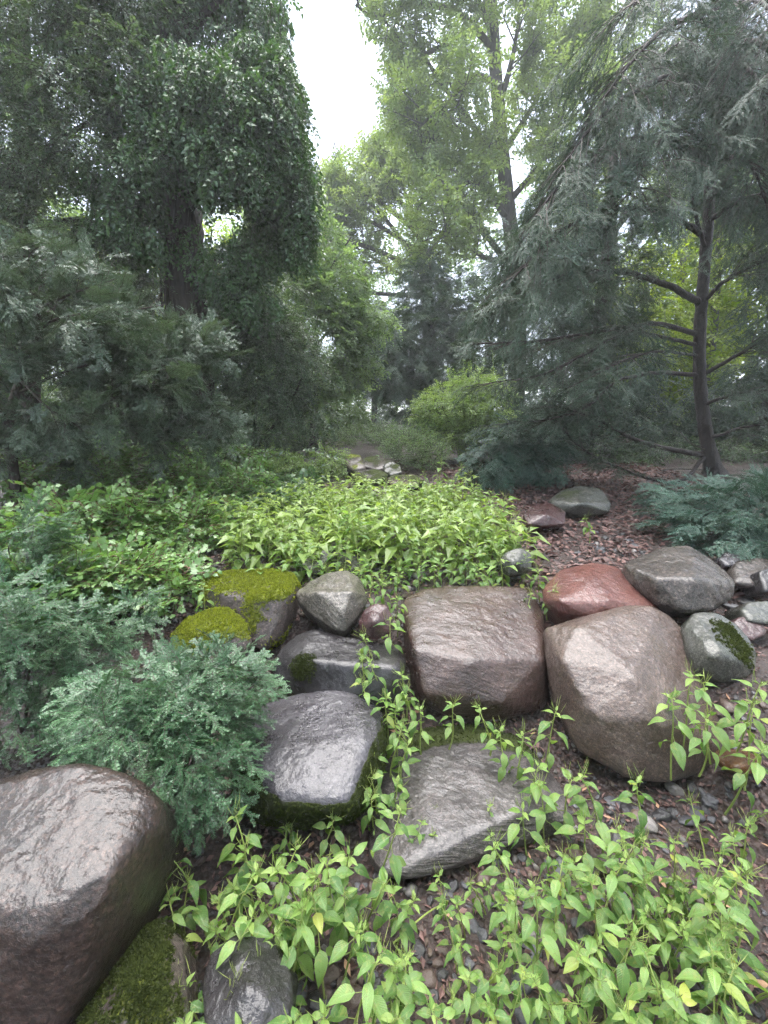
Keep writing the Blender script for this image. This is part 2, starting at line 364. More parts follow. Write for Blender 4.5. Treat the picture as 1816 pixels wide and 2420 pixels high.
def build_ground():
    xs = np.concatenate([-np.geomspace(400, 6, 26), np.arange(-5.6, 5.61, .07), np.geomspace(6, 400, 26)])
    ys = np.concatenate([-np.geomspace(400, 2, 16), np.arange(-1.6, 9, .07), np.geomspace(9.2, 400, 40)])
    X, Y = np.meshgrid(xs, ys); Z = gz(X, Y); nx = len(xs); ny = len(ys)
    i = (np.arange(ny - 1)[:, None] * nx + np.arange(nx - 1)[None]).ravel()
    me = bpy.data.meshes.new('ground')
    me.from_pydata(np.stack([X.ravel(), Y.ravel(), Z.ravel()], 1).tolist(), [], np.stack([i, i + 1, i + 1 + nx, i + nx], 1).tolist())
    me.polygons.foreach_set('use_smooth', [True] * len(me.polygons)); me.materials.append(ground_mat()); me.update()
    o = obj('ground', me); o['kind'] = 'structure'; o['label'] = 'dark wet soil with leaf litter rising away between boulders'
build_ground()

# ------------------------------------------------------------------ boulders
def V(*a): return np.array(a, float)
_ico = {}
def ico(sub):
    if sub not in _ico:
        bm = bmesh.new(); bmesh.ops.create_icosphere(bm, subdivisions=sub, radius=1)
        v = np.array([q.co[:] for q in bm.verts]); e = np.array([[a.index for a in q.verts] for q in bm.edges]); f = [[a.index for a in q.verts] for q in bm.faces]
        bm.free(); _ico[sub] = (norm(v), e, f)
    return _ico[sub]
def hull_planes(pts):
    bm = bmesh.new()
    for p in pts: bm.verts.new(p)
    r = bmesh.ops.convex_hull(bm, input=bm.verts)
    bmesh.ops.recalc_face_normals(bm, faces=bm.faces)
    n = []; d = []
    for f in bm.faces:
        if f.calc_area() < 1e-7: continue
        n.append(f.normal[:]); d.append(f.normal.dot(f.verts[0].co))
    bm.free(); n = np.array(n); d = np.array(d); s = np.sign(d); return n * s[:, None], d * s
def smooth_pos(v, e, it):
    deg = np.bincount(e.ravel(), minlength=len(v))[:, None]
    for _ in range(it):
        a = np.zeros_like(v)
        for k in range(3):
            a[:, k] = np.bincount(e[:, 0], v[e[:, 1], k], len(v)) + np.bincount(e[:, 1], v[e[:, 0], k], len(v))
        v = .5 * v + .5 * a / deg
    return v
BOULDERS = {}
def rock_shape(pts, sub=6, rnd=10, amp=.02, freq=3.0, seed=0, fine=.004, rough_amp=0, chips=9):
    pts = np.asarray(pts, float); c = (pts.min(0) + pts.max(0)) / 2 * .5 + pts.mean(0) * .5; q = pts - c
    n, d = hull_planes([tuple(p) for p in q])
    dirs, e, f = ico(sub)
    r = np.full(len(dirs), 1e9)
    for a, b in zip(n, d):
        dn = dirs @ a; ok = dn > 1e-3; r[ok] = np.minimum(r[ok], b / dn[ok])
    v = dirs * r[:, None]
    it = rnd * (4 if sub >= 7 else 1)
    ext0 = v.max(0) - v.min(0); v = smooth_pos(v, e, it); v *= ext0 / (v.max(0) - v.min(0))
    size = np.linalg.norm(ext0) / 3
    rr = np.random.default_rng(900 + seed)          # crisp broken facets
    for k in range(chips):
        a = norm(rr.normal(0, 1, 3)); d_ = (v @ a).max() * rr.uniform(.96, .99); dn = v @ a
        wob_ = d_ * (1 + .012 * fbm(v * 9 / size * .35 + k * 3.1, 3)); cut = dn > wob_; v[cut] *= (wob_[cut] / dn[cut])[:, None]
    nd = norm(v)
    v = v + nd * (amp * size * 3 * fbm((v + c) * freq / size * .35 + seed * 7.1, 4))[:, None] + nd * (fine * fbm(v * 26 + seed, 3))[:, None]
    if rough_amp: v = v + nd * (rough_amp * np.abs(fbm(v * 11 + seed, 4)))[:, None]
    return c, v, f
def vnormals(v, f):
    f = np.asarray(f); fn = np.cross(v[f[:, 1]] - v[f[:, 0]], v[f[:, 2]] - v[f[:, 0]]); n = np.zeros_like(v)
    for k in range(3):
        for j in range(3): n[:, j] += np.bincount(f[:, k], fn[:, j], len(v))
    return norm(n)
def boulder(name, pts, mat, label, cat='boulder', group=None, moss=None, tufts=0, tuft_mat='moss', tsize=.011, **kw):
    c, v, f = rock_shape(pts, **kw)
    me = bpy.data.meshes.new(name); me.from_pydata(v.tolist(), [], f)
    me.polygons.foreach_set('use_smooth', [True] * len(me.polygons)); me.materials.append(mat)
    n = vnormals(v, f); ms = np.zeros(len(v))
    if moss is not None: ms = np.clip(moss(v + c, n), 0, 1)
    a = me.attributes.new('moss', 'FLOAT', 'POINT'); a.data.foreach_set('value', ms.astype(np.float32)); me.update()
    o = obj(name, me); o.location = tuple(c); tag(o, label, cat, group)
    if tufts:
        fa = np.asarray(f); ar = np.linalg.norm(np.cross(v[fa[:, 1]] - v[fa[:, 0]], v[fa[:, 2]] - v[fa[:, 0]]), axis=1)
        w = ar * np.clip(ms[fa].mean(1) - .25, 0, 1) ** 1.3; w /= w.sum()
        k = rng.choice(len(fa), tufts, p=w); b = rng.dirichlet((1, 1, 1), tufts)
        P = (v[fa[k]] * b[:, :, None]).sum(1); nn = norm((n[fa[k]] * b[:, :, None]).sum(1) + rng.normal(0, .25, (tufts, 3)))
        rot = frames(nn, rng.normal(0, 1, (tufts, 3)))
        scatter('moss', P, rot, tsize * rng.uniform(.4, 1.9, tufts), MOSS[tuft_mat], o, pos_world=False)
    BOULDERS[name] = (c, v, f); return o
def moss_tuft(mat):
    out = []
    for k in range(3):
        b = MB()
        for j in range(9):
            a = rng.uniform(0, 6.28); t = rng.uniform(.1, 1.0)
            d = np.array([math.cos(t), math.sin(t) * math.cos(a), math.sin(t) * math.sin(a)])
            b.leaf(np.array([-.1, 0, 0]), d, rng.normal(0, 1, 3), rng.uniform(.6, 1.2), .38, .1, .2)
        out.append(proto('moss_tuft', b.mesh('moss_tuft', M[mat])))
    return out
MOSS = {k: moss_tuft(k) for k in ('moss', 'moss_dark')}

def pts(outline, Yt, Yb, extra=(), back=.35, drop=.25):
    """outline in photo pixels from its far top edge (Yt) to its near bottom edge (Yb); extra = ridge points (px,py,Y); plus a buried back"""
    py = [p[1] for p in outline]; t, b = min(py), max(py); P = []
    for q in outline:
        Y = q[2] if len(q) > 2 else Yt + (Yb - Yt) * (q[1] - t) / (b - t)
        P.append(at(q[0], q[1], Y))
    P = np.array(P); c = P.mean(0)
    E = [at(*e) for e in extra]
    B = c + (P - c) * .8 + np.array([0, back, -drop])
    return np.concatenate([P, B] + ([np.array(E)] if E else []))

G_brown = rock_mat('brown_wet_gneiss', ((.055, .038, .034), (.12, .085, .076), (.20, .15, .135)), (.22, .45), band=.4, band_dir=(.25, .35, .9), band_scale=34, speck=.35)
G_tan = rock_mat('tan_granite', ((.13, .098, .085), (.22, .175, .155), (.30, .245, .22)), (.36, .6), speck=.45, patch=((.13, .085, .052), 1.9), streak=(-.24, -.02))
G_red = rock_mat('red_granite', ((.15, .075, .068), (.25, .13, .115), (.33, .20, .18)), (.28, .48), speck=.3)
G_darkgrey = rock_mat('dark_rough_granite', ((.055, .047, .042), (.12, .105, .095), (.20, .175, .16)), (.45, .7), speck=.75, grain=.75)
G_greengrey = rock_mat('green_grey_granite', ((.065, .070, .062), (.13, .135, .118), (.20, .195, .165)), (.4, .62), speck=.6)
G_grey = rock_mat('smooth_wet_grey_granite', ((.055, .050, .054), (.11, .105, .115), (.17, .165, .18)), (.20, .40), speck=.4, band=.2)
G_black = rock_mat('black_wet_rock', ((.018, .017, .018), (.045, .042, .044), (.085, .08, .082)), (.24, .45), speck=.3)
G_light = rock_mat('light_folded_gneiss', ((.13, .12, .105), (.23, .215, .19), (.36, .34, .31)), (.36, .6), band=.6, band_dir=(.6, .2, .8), band_scale=22, speck=.5)
G_maroon = rock_mat('maroon_rock', ((.06, .035, .036), (.12, .072, .072), (.19, .12, .12)), (.22, .42), speck=.4)
G_slab = rock_mat('striped_grey_gneiss', ((.075, .068, .066), (.15, .138, .135), (.25, .235, .235)), (.34, .58), band=.75, band_dir=(.15, .30, .95), band_scale=60, speck=.5)
G_mossy = rock_mat('moss_grown_rock', ((.07, .058, .055), (.16, .135, .125), (.27, .23, .215)), (.4, .65), speck=.6, moss_col=((.045, .060, .009), (.19, .22, .026)))
G_bigleft = rock_mat('coarse_brown_granite', ((.030, .022, .020), (.066, .048, .042), (.11, .080, .070)), (.30, .5), speck=.75, grain=1.0)

def up(n, lo, hi): return sstep((n[:, 2] - lo) / (hi - lo))
def nz(p, s, seed=0): return fbm(p * s + seed, 4) * .5 + .5

# the large rocks of the step in front
boulder('boulder', pts([(955, 1415), (1010, 1390), (1120, 1383), (1245, 1386), (1283, 1440), (1300, 1600), (1285, 1670), (1180, 1702), (1060, 1695), (985, 1655), (962, 1560)], 2.75, 2.02,
        [(975, 1530, 2.16), (1120, 1562, 2.06), (1275, 1560, 2.14), (1000, 1640, 2.0), (1180, 1660, 1.96)], .15, .15), G_brown,
        'large squarish wet brown boulder with pale striations on its flat top', rnd=4, amp=.014, sub=7, seed=1)
boulder('boulder', pts([(1287, 1485), (1400, 1455), (1480, 1432), (1560, 1432), (1610, 1480), (1650, 1580), (1712, 1715), (1738, 1772), (1700, 1812), (1665, 1828), (1580, 1855), (1480, 1838), (1370, 1775), (1315, 1665), (1295, 1570)], 2.38, 1.66,
        [(1330, 1560, 2.0), (1370, 1480, 2.15), (1500, 1600, 1.84), (1560, 1700, 1.70), (1400, 1690, 1.78)], .3, .2), G_tan,
        'big smooth tan boulder with dark streaks along its lower edge', rnd=3, amp=.010, sub=7, seed=2)
boulder('boulder', pts([(1283, 1385), (1330, 1345), (1400, 1326), (1455, 1335), (1510, 1375), (1572, 1440), (1500, 1452), (1400, 1462), (1330, 1450), (1290, 1420)], 2.95, 2.38,
        [(1330, 1420, 2.42), (1450, 1425, 2.40), (1400, 1370, 2.6)], .1, .2), G_red, 'flat topped salmon red granite boulder', rnd=8, amp=.015, seed=3)
boulder('boulder', pts([(1478, 1335), (1520, 1312), (1570, 1296), (1625, 1288), (1680, 1318), (1738, 1372), (1728, 1410), (1690, 1440), (1625, 1448), (1560, 1425), (1500, 1375)], 2.95, 2.36,
        [(1560, 1370, 2.45), (1640, 1370, 2.42), (1700, 1380, 2.45)], .2, .2), G_darkgrey, 'rough pitted dark grey boulder beside the red one', rnd=8, amp=.02, fine=.008, rough_amp=.012, seed=4,
        moss=lambda p, n: .5 * sstep((.48 - p[:, 2]) / .05) * sstep((nz(p, 6) - .45) / .2))
boulder('boulder', pts([(1617, 1480), (1640, 1450), (1690, 1447), (1740, 1475), (1785, 1530), (1797, 1580), (1770, 1605), (1700, 1612), (1650, 1590), (1625, 1540)], 2.3, 1.98,
        [(1690, 1540, 1.98), (1740, 1560, 1.98)], .2, .2), G_greengrey, 'green grey boulder with a moss cap next to the tan boulder', rnd=10, amp=.015, seed=5,
        moss=lambda p, n: 1.1 * np.exp(-((p - at(1740, 1515, 2.10)) ** 2).sum(1) / .016) * np.clip(-.5 + 2.6 * nz(p, 13), 0, 1.2), tufts=1300, tuft_mat='moss_dark', tsize=.008)
boulder('boulder', pts([(565, 1720), (610, 1668), (700, 1640), (790, 1627), (860, 1640), (902, 1678), (917, 1740), (905, 1820), (880, 1900), (810, 1945), (700, 1955), (600, 1940), (550, 1890), (552, 1800)], 1.98, 1.50,
        [(600, 1800, 1.52), (700, 1850, 1.44), (800, 1835, 1.47), (880, 1740, 1.65), (820, 1900, 1.38), (650, 1900, 1.38)], .15, .15), G_grey,
        'smooth wet grey boulder whose lower flank is covered in moss', rnd=10, amp=.012, sub=7, seed=6,
        moss=lambda p, n: sstep((.62 - n[:, 2] + .35 * (nz(p, 8) - .5)) / .25) * (.35 + .8 * nz(p, 9, 3)) * sstep((p[:, 0] + .80) / .12), tufts=5200, tuft_mat='moss_dark', tsize=.008)
boulder('boulder', pts([(640, 1580), (662, 1535), (700, 1500), (745, 1484), (820, 1505), (930, 1522), (962, 1560), (962, 1650), (900, 1680), (800, 1690), (700, 1650), (650, 1620)], 2.36, 1.95,
        [(720, 1560, 2.06), (820, 1570, 2.03), (930, 1580, 2.03)], .1, .2), G_black, 'low near-black wet boulder under the pale angular one', rnd=7, amp=.03, sub=6, seed=7,
        moss=lambda p, n: .75 * np.exp(-((p - at(715, 1575, 2.05)) ** 2).sum(1) / .012) * (nz(p, 9) + .35), tufts=900, tuft_mat='moss_dark', tsize=.007)
boulder('boulder', pts([(694, 1405), (720, 1380), (775, 1352), (822, 1344), (850, 1365), (872, 1410), (850, 1450), (815, 1490), (790, 1488), (740, 1455), (705, 1425)], 2.78, 2.32,
        [(745, 1400, 2.45), (810, 1450, 2.33), (830, 1400, 2.42), (790, 1375, 2.6)], .05, .12), G_light, 'pale angular folded boulder between mossy and brown ones', rnd=5, amp=.02, fine=.006, seed=8)
boulder('boulder', pts([(848, 1470), (862, 1440), (885, 1426), (915, 1430), (930, 1460), (925, 1500), (890, 1515), (855, 1505)], 2.42, 2.3, [(885, 1470, 2.27)], .1, .05), G_maroon,
        'small round maroon rock wedged beside the big brown boulder', sub=5, rnd=6, amp=.02, seed=9)
boulder('boulder', pts([(465, 1390), (490, 1355), (560, 1347), (640, 1345), (690, 1352), (708, 1385), (700, 1440), (670, 1500), (620, 1535), (560, 1520), (500, 1480), (468, 1440)], 2.95, 2.28,
        [(520, 1400, 2.5), (610, 1420, 2.38), (680, 1400, 2.48)], .1, .2), G_mossy, 'broad boulder carpeted with bright yellow green moss', rnd=8, amp=.02, seed=10,
        moss=lambda p, n: (.36 + .70 * up(n, .2, .8)) * np.clip(-.35 + 2.4 * nz(p, 9, 5), 0, 1.4), tufts=8000, tsize=.0085)
boulder('boulder', pts([(400, 1500), (440, 1465), (500, 1438), (545, 1436), (580, 1475), (595, 1520), (560, 1560), (480, 1570), (410, 1545)], 2.38, 2.02,
        [(480, 1490, 2.12), (550, 1500, 2.1)], .1, .15), G_mossy, 'smaller pinkish boulder with moss patches behind the yew', rnd=8, amp=.02, seed=11,
        moss=lambda p, n: (.15 + .7 * up(n, .2, .8)) * (.1 + 1.45 * nz(p, 8, 9)), tufts=3200, tsize=.008)
boulder('boulder', pts([(870, 1990), (880, 1880), (905, 1780), (955, 1735), (1010, 1715), (1110, 1708), (1220, 1730), (1330, 1850), (1365, 1950), (1290, 1975), (1190, 1995), (1120, 2010), (1060, 2050), (960, 2075), (870, 2065)], 2.02, 1.26,
        [(960, 1900, 1.55), (1100, 1900, 1.52), (1010, 2000, 1.33), (1250, 1900, 1.50)], .15, .18) - V(0, 0, .015), G_slab, 'long striped grey gneiss slab below the brown boulder', rnd=5, amp=.012, sub=7, seed=12,
        moss=lambda p, n: 1.0 * sstep((p[:, 1] - 1.80 + .14 * (nz(p, 6) - .5)) / .10) * sstep((p[:, 0] - .06) / .1) * (.45 + .7 * nz(p, 9)), tufts=2600, tuft_mat='moss_dark', tsize=.006)
boulder('boulder', np.concatenate([pts([(-160, 1950), (-60, 1860), (60, 1818), (190, 1800), (300, 1830), (372, 1890), (374, 1960), (342, 2060), (290, 2185), (205, 2345), (120, 2450), (-200, 2500)], 1.16, .70,
        [(60, 1960, .98), (200, 1950, 1.0), (100, 2200, .78), (250, 2080, .86), (-60, 2150, .8)], .2, .3)]), G_bigleft, 'huge coarse brown granite boulder cut off by the picture edge', rnd=12, amp=.010, sub=7, seed=13)
boulder('boulder', pts([(175, 2420), (230, 2290), (300, 2215), (380, 2180), (430, 2230), (440, 2330), (420, 2450), (200, 2500)], 1.02, .70, [(330, 2320, .80), (380, 2260, .88)], .1, .15), G_mossy,
        'low moss covered rock at the foot of the huge boulder', rnd=8, amp=.02, seed=14, moss=lambda p, n: (.40 + .5 * up(n, .1, .7)) * np.clip(-.3 + 2.2 * nz(p, 9), 0, 1.3), tufts=5500, tuft_mat='moss_dark', tsize=.007)
boulder('boulder', pts([(470, 2300), (500, 2230), (560, 2180), (640, 2190), (700, 2290), (690, 2400), (560, 2440), (480, 2400)], .98, .74, [(590, 2300, .82)], .1, .15) - V(0, 0, .05), G_black,
        'dark ridged wet slab under the balsam leaves', rnd=6, amp=.035, seed=15)
boulder('boulder', pts([(1180, 1330), (1195, 1305), (1230, 1294), (1255, 1310), (1258, 1350), (1200, 1360)], 3.0, 2.88, [(1215, 1330, 2.86)], .15, .1), G_greengrey,
        'small dark rock half hidden by balsam behind the brown boulder', sub=5, rnd=5, amp=.02, seed=16)
boulder('boulder', pts([(1298, 1185), (1330, 1158), (1370, 1148), (1420, 1155), (1446, 1190), (1440, 1210), (1370, 1220), (1320, 1212)], 4.7, 4.3, [(1370, 1190, 4.22)], .2, .15), G_greengrey,
        'rounded grey green rock on the leaf litter under the spruce', sub=6, rnd=8, amp=.03, seed=17, moss=lambda p, n: .7 * (nz(p, 4)) * up(n, -.2, .5))
boulder('boulder', pts([(1238, 1215), (1255, 1195), (1300, 1188), (1335, 1210), (1338, 1238), (1290, 1245), (1245, 1240)], 4.3, 3.85, [(1290, 1215, 3.9)], .15, .15), G_maroon,
        'flat brown rock in front of the grey green one', sub=6, rnd=7, amp=.02, seed=18)
boulder('boulder', pts([(1010 + 685, 1790), (1720, 1772), (1770, 1775), (1808, 1800), (1790, 1828), (1730, 1830)], 1.68, 1.55, [(1750, 1805, 1.55)], .06, .04), rock_mat('rust_pebble', ((.10, .05, .025), (.19, .10, .055), (.26, .16, .10)), (.3, .5), speck=.2),
        'flat rust brown oval stone below the tan boulder', sub=5, rnd=8, amp=.01, seed=19)
# rocks of the stream bed farther up
for k, (ol, yt, yb, mt, lb) in enumerate([
    ([(850, 1100), (865, 1080), (890, 1072), (925, 1080), (930, 1105), (890, 1112)], 6.9, 6.3, G_darkgrey, 'grey white rock highest in the stream bed'),
    ([(815, 1085), (825, 1070), (850, 1080), (866, 1108), (840, 1112), (820, 1105)], 6.7, 6.2, G_mossy, 'dark mossy rock sloping to the grey white one'),
    ([(832, 1125), (842, 1112), (870, 1110), (900, 1112), (915, 1125), (880, 1138), (840, 1138)], 6.0, 5.6, G_darkgrey, 'pale flat rock behind the balsam patch'),
    ([(917, 1130), (930, 1122), (960, 1120), (985, 1125), (1005, 1135), (980, 1148), (925, 1148)], 5.8, 5.4, G_maroon, 'low brownish rock at the back of the balsam patch'),
    ([(905, 1100), (925, 1093), (945, 1100), (950, 1118), (925, 1124), (908, 1118)], 6.4, 6.1, G_greengrey, 'small dark rock between the far stream rocks'),
    ([(700, 1330), (730, 1305), (790, 1300), (850, 1310), (870, 1340), (800, 1360), (720, 1352)], 3.25, 2.95, G_greengrey, 'rock among the front stems of the balsam patch')]):
    boulder('boulder', pts(ol, yt, yb, [], .3, .2), mt, lb, sub=5, rnd=3, amp=.06, seed=30 + k, chips=8, moss=lambda p, n: .75 * np.clip(-.4 + 2.2 * nz(p, 5), 0, 1))  # moss colour added here to darken rock tops that catch too much light
# stones along the bank at the picture's right edge
for k, (ol, yt, yb, mt, lb) in enumerate([
    ([(1735, 1345), (1750, 1325), (1800, 1318), (1850, 1330), (1860, 1372), (1790, 1385), (1745, 1378)], 3.0, 2.7, G_darkgrey, 'grey stone past the rough dark boulder'),
    ([(1700, 1318), (1720, 1305), (1750, 1312), (1752, 1335), (1720, 1340)], 3.1, 2.95, G_grey, 'small pale stone behind the rough dark boulder'),
    ([(1752, 1440), (1770, 1422), (1820, 1420), (1850, 1440), (1830, 1475), (1770, 1470)], 2.45, 2.28, G_greengrey, 'small rock at the bank past the moss capped boulder'),
    ([(1735, 1470), (1750, 1458), (1800, 1465), (1816, 1495), (1780, 1515), (1745, 1500)], 2.35, 2.2, G_maroon, 'brownish rock behind the moss capped boulder'),
    ([(1795, 1350), (1830, 1340), (1860, 1360), (1850, 1400), (1810, 1400)], 2.75, 2.6, G_black, 'dark stone at the picture edge near the fir')]):
    boulder('bank_rock', pts(ol, yt, yb, [], .15, .12), mt, lb, cat='rock', sub=5, rnd=6, amp=.025, seed=50 + k)

# ------------------------------------------------------------------ foliage prototypes
def V(*a): return np.array(a, float)
def broad_twigs(mat, L=.26, n=11, leaf=.055, ratio=.55, droop=.25, lobed=False, k=3, stem='twig', spread=1.0):
    out = []
    for q in range(k):
        b = MB(); P = [V(0, 0, 0)]
        for j in range(1, 5): P.append(V(L * j / 4, rng.normal(0, .02), -droop * L * (j / 4) ** 2 + rng.normal(0, .01)))
        b.tube(P, [.004, .003, .0025, .002, .001], 3, 1)
        for j in range(n):
            t = (j + .6) / n; i = min(int(t * 4), 3); o = P[i] + (P[i + 1] - P[i]) * (t * 4 - i)
            s = 1 if j % 2 else -1; a = s * rng.uniform(.6, 1.3) * spread
            d = V(math.cos(a), math.sin(a), rng.uniform(-.45, .25)); nr = norm(V(rng.normal(0, .35), rng.normal(0, .35), 1))
            l = leaf * rng.uniform(.7, 1.25)
            if lobed: b.lobed(o + d * .01, d, nr, l)
            else: b.leaf(o + d * .008, d, nr, l, l * ratio)
        out.append(proto('leafy_twig', b.mesh('leafy_twig', [mat, M[stem]])))
    return out
def needle_sprays(mat, L=.20, side=7, side_len=.09, needle=.020, w=.0030, pitch=.0052, droop=.25, k=3, hang=0.0, tilt=.25, both=True):
    out = []
    for q in range(k):
        b = MB()
        def shoot(P, r0):
            P = np.array(P); b.tube(P, np.linspace(r0, r0 * .4, len(P)), 3, 1, False)
            seg = np.linalg.norm(np.diff(P, axis=0), axis=1); tot = seg.sum(); cum = np.concatenate([[0], np.cumsum(seg)])
            nn = int(tot / pitch)
            for j in range(nn):
                t = (j + .5) / nn * tot; i = min(np.searchsorted(cum, t) - 1, len(P) - 2); i = max(i, 0)
                o = P[i] + (P[i + 1] - P[i]) * ((t - cum[i]) / seg[i]); ax = norm(P[i + 1] - P[i]); sd = norm(np.cross(V(0, 0, 1), ax) + 1e-6)
                for s in (-1, 1):
                    if not both and (j + (s > 0)) % 2: continue
                    d = norm(sd * s + ax * rng.uniform(.35, .75) + V(0, 0, rng.normal(tilt * .3, tilt)))
                    l = needle * rng.uniform(.75, 1.1) * (1 - .45 * (t / tot) ** 3); wd = norm(np.cross(d, V(0, 0, 1) + rng.normal(0, .3, 3))) * w * .5
                    m = o + d * l * .5; z = len(b.v); b.v += [o - wd * .5, o + wd * .5, m + wd, o + d * l, m - wd]; b.face((z, z + 1, z + 2, z + 3, z + 4), 0)
        n = 7; A = [V(L * j / (n - 1), rng.normal(0, .004), -droop * L * (j / (n - 1)) ** 2) for j in range(n)]
        shoot(A, .0026)
        for j in range(side):
            t = .08 + .84 * (j + rng.uniform(-.25, .25)) / side; i = min(int(t * (n - 1)), n - 2); o = A[i] + (A[i + 1] - A[i]) * (t * (n - 1) - i)
            s = 1 if j % 2 else -1; a = rng.uniform(.55, .95); ln = side_len * (1 - .55 * t) * rng.uniform(.75, 1.2)
            d = V(math.cos(a), s * math.sin(a), rng.normal(0, .1) - hang)
            shoot([o, o + d * ln * .5 + V(0, 0, -.02 * ln), o + d * ln + V(0, 0, -(.15 + hang) * ln)], .0016)
        out.append(proto('needle_spray', b.mesh('needle_spray', [mat, M['twig']])))
    return out
TW = {}
TW['ivy'] = broad_twigs(M['ivy'], .28, 13, .062, .75, .7, lobed=False)
TW['dark'] = broad_twigs(M['dark_broad'], .30, 14, .050, .55, .4)
TW['hazel'] = broad_twigs(M['hazel'], .36, 13, .075, .60, .3)
TW['oak'] = broad_twigs(M['oak'], .34, 14, .090, .50, .15, spread=1.2)
TW['yellow'] = broad_twigs(M['yellowgreen'], .40, 12, .095, .6, .3)
TW['bush'] = broad_twigs(M['bush'], .26, 12, .050, .62, .2)
TW['currant'] = broad_twigs(M['currant'], .16, 9, .042, .8, .15, lobed=True, stem='stem_red')
TW['grey'] = broad_twigs(M['grey_shrub'], .22, 14, .036, .4, .1)
TW['far'] = broad_twigs(M['far'], .7, 14, .19, .6, .3)
TW['yew'] = needle_sprays(M['yew'], .20, 4, .11, .025, .0050, .0078, .30, tilt=.12)
TW['yewd'] = needle_sprays(M['yew_dark'], .26, 8, .13, .026, .0050, .0085, .3, hang=.1)
TW['spruce'] = needle_sprays(M['spruce'], .34, 7, .18, .023, .0052, .0105, .25, hang=.15, tilt=.18)
TW['fir'] = needle_sprays(M['fir'], .30, 9, .16, .024, .0042, .0065, .2)
TW['ivyground'] = broad_twigs(M['ivy'], .18, 8, .055, .9, .0, lobed=True)

# ------------------------------------------------------------------ crown builders
def blob(px, py, Y, rx, ry, rz=None):
    c = at(px, py, Y); k = ppm(px, py, Y)
    return (c, V(rx / k, (rz if rz else (rx + ry) / 2 / k), ry / k))
def in_blobs(blobs, n, shell=.55, hole=.42, hs=2.2, seed=0, lean=(0, 0, 0), flat=.0):
    """points spread through ellipsoids, thinned by a 3D noise so that gaps stay open; returns points and outward directions"""
    vol = np.array([np.prod(b[1]) ** .75 for b in blobs]); w = vol / vol.sum()
    k = rng.choice(len(blobs), int(n * 2.4), p=w); d = norm(rng.normal(0, 1, (len(k), 3)))
    r = rng.uniform(0, 1, len(k)) ** (1 / (3 + 4 * shell)); C = np.array([b[0] for b in blobs])[k]; A = np.array([b[1] for b in blobs])[k]
    wob = 1 + .28 * fbm(d * 2.3 + k[:, None] * 3.7 + seed, 3)
    P = C + d * A * (r * wob)[:, None]
    keep = fbm(P * hs + seed * 5.3, 3) * .5 + .5 > hole
    P = P[keep][:n]; d = d[keep][:n]
    return P, d
bare_trunk = lambda x, y: 372 < x < 488 and 340 < y < 800 and rng.uniform() < .88
def crown(name, blobs, n, tw, parent, size=1.0, shell=.5, hole=.40, hs=2.0, seed=0, droop=.35, out=.8, jitter=.6, zfloor=True, clear=None):
    P, d = in_blobs(blobs, n, shell, hole, hs, seed)
    if clear is not None: ok = np.array([not clear(*to_px(q)) for q in P]); P = P[ok]; d = d[ok]
    if zfloor:
        g = gz(P[:, 0], P[:, 1]); ok = P[:, 2] > g + .02; P = P[ok]; d = d[ok]
    D = norm(d * V(1, 1, .45) * out + rng.normal(0, jitter, P.shape) * V(1, 1, .6) - V(0, 0, droop))
    rot = frames(D, V(0, 0, 1) + rng.normal(0, .35, P.shape))
    return scatter(name, P, rot, size * rng.uniform(.7, 1.3, len(P)), TW[tw], parent)
def curve(P, n=8):
    P = np.asarray(P, float); 
    if len(P) < 3: 
        t = np.linspace(0, 1, n)[:, None]; return P[0] + (P[-1] - P[0]) * t
    out = []; Q = np.concatenate([[2 * P[0] - P[1]], P, [2 * P[-1] - P[-2]]])
    for i in range(1, len(Q) - 2):
        for t in np.linspace(0, 1, n, endpoint=False):
            a, b, c, d = Q[i - 1], Q[i], Q[i + 1], Q[i + 2]
            out.append(.5 * (2 * b + (c - a) * t + (2 * a - 5 * b + 4 * c - d) * t * t + (3 * b - a - 3 * c + d) * t ** 3))
    out.append(P[-1]); return np.array(out)
def limb(name, P, r0, r1, mat, parent, n=8, sides=7, knob=.04):
    C = curve(P, n); b = MB(); t = np.linspace(0, 1, len(C)); C = C + rng.normal(0, 1, C.shape) * knob * r0
    b.tube(C - np.array(parent.location), r0 + (r1 - r0) * t ** .8, sides); o = b.build(name, mat, parent, True); return C
def trunk(P, r0, r1, mat, parent, flare=1.35, sides=18, rough=.10, name='trunk'):
    """tapering trunk with buttressed foot and furrowed bark relief"""
    C = curve(P, 14); b = MB(); k = len(C); t = np.linspace(0, 1, k)
    rad = (r0 + (r1 - r0) * t) * (1 + (flare - 1) * np.exp(-t * k / 3.5)); v = []
    for j in range(k):
        tn = norm(C[min(j + 1, k - 1)] - C[max(j - 1, 0)]); a = norm(np.cross(tn, V(.1, 1, .05))); c = np.cross(tn, a)
        for q in range(sides):
            w = 2 * math.pi * q / sides; rr = rad[j] * (1 + rough * math.sin(5 * w + .3 * math.sin(j * .4)) * (.4 + np.exp(-j / 5)) + rng.normal(0, rough * .35))
            v.append(C[j] + rr * (math.cos(w) * a + math.sin(w) * c) - np.array(parent.location))
    b.v = v
    for j in range(k - 1):
        for q in range(sides): b.face((j * sides + q, j * sides + (q + 1) % sides, (j + 1) * sides + (q + 1) % sides, (j + 1) * sides + q))
    b.face([(k - 1) * sides + q for q in range(sides)])
    b.build(name, mat, parent, True); return C
def tree(name, base_px, Y, label, cat='tree', group=None):
    p = at(base_px[0], base_px[1], Y); return empty(name, (p[0], p[1], float(gz(p[0], p[1])) - .05), label, cat, group)
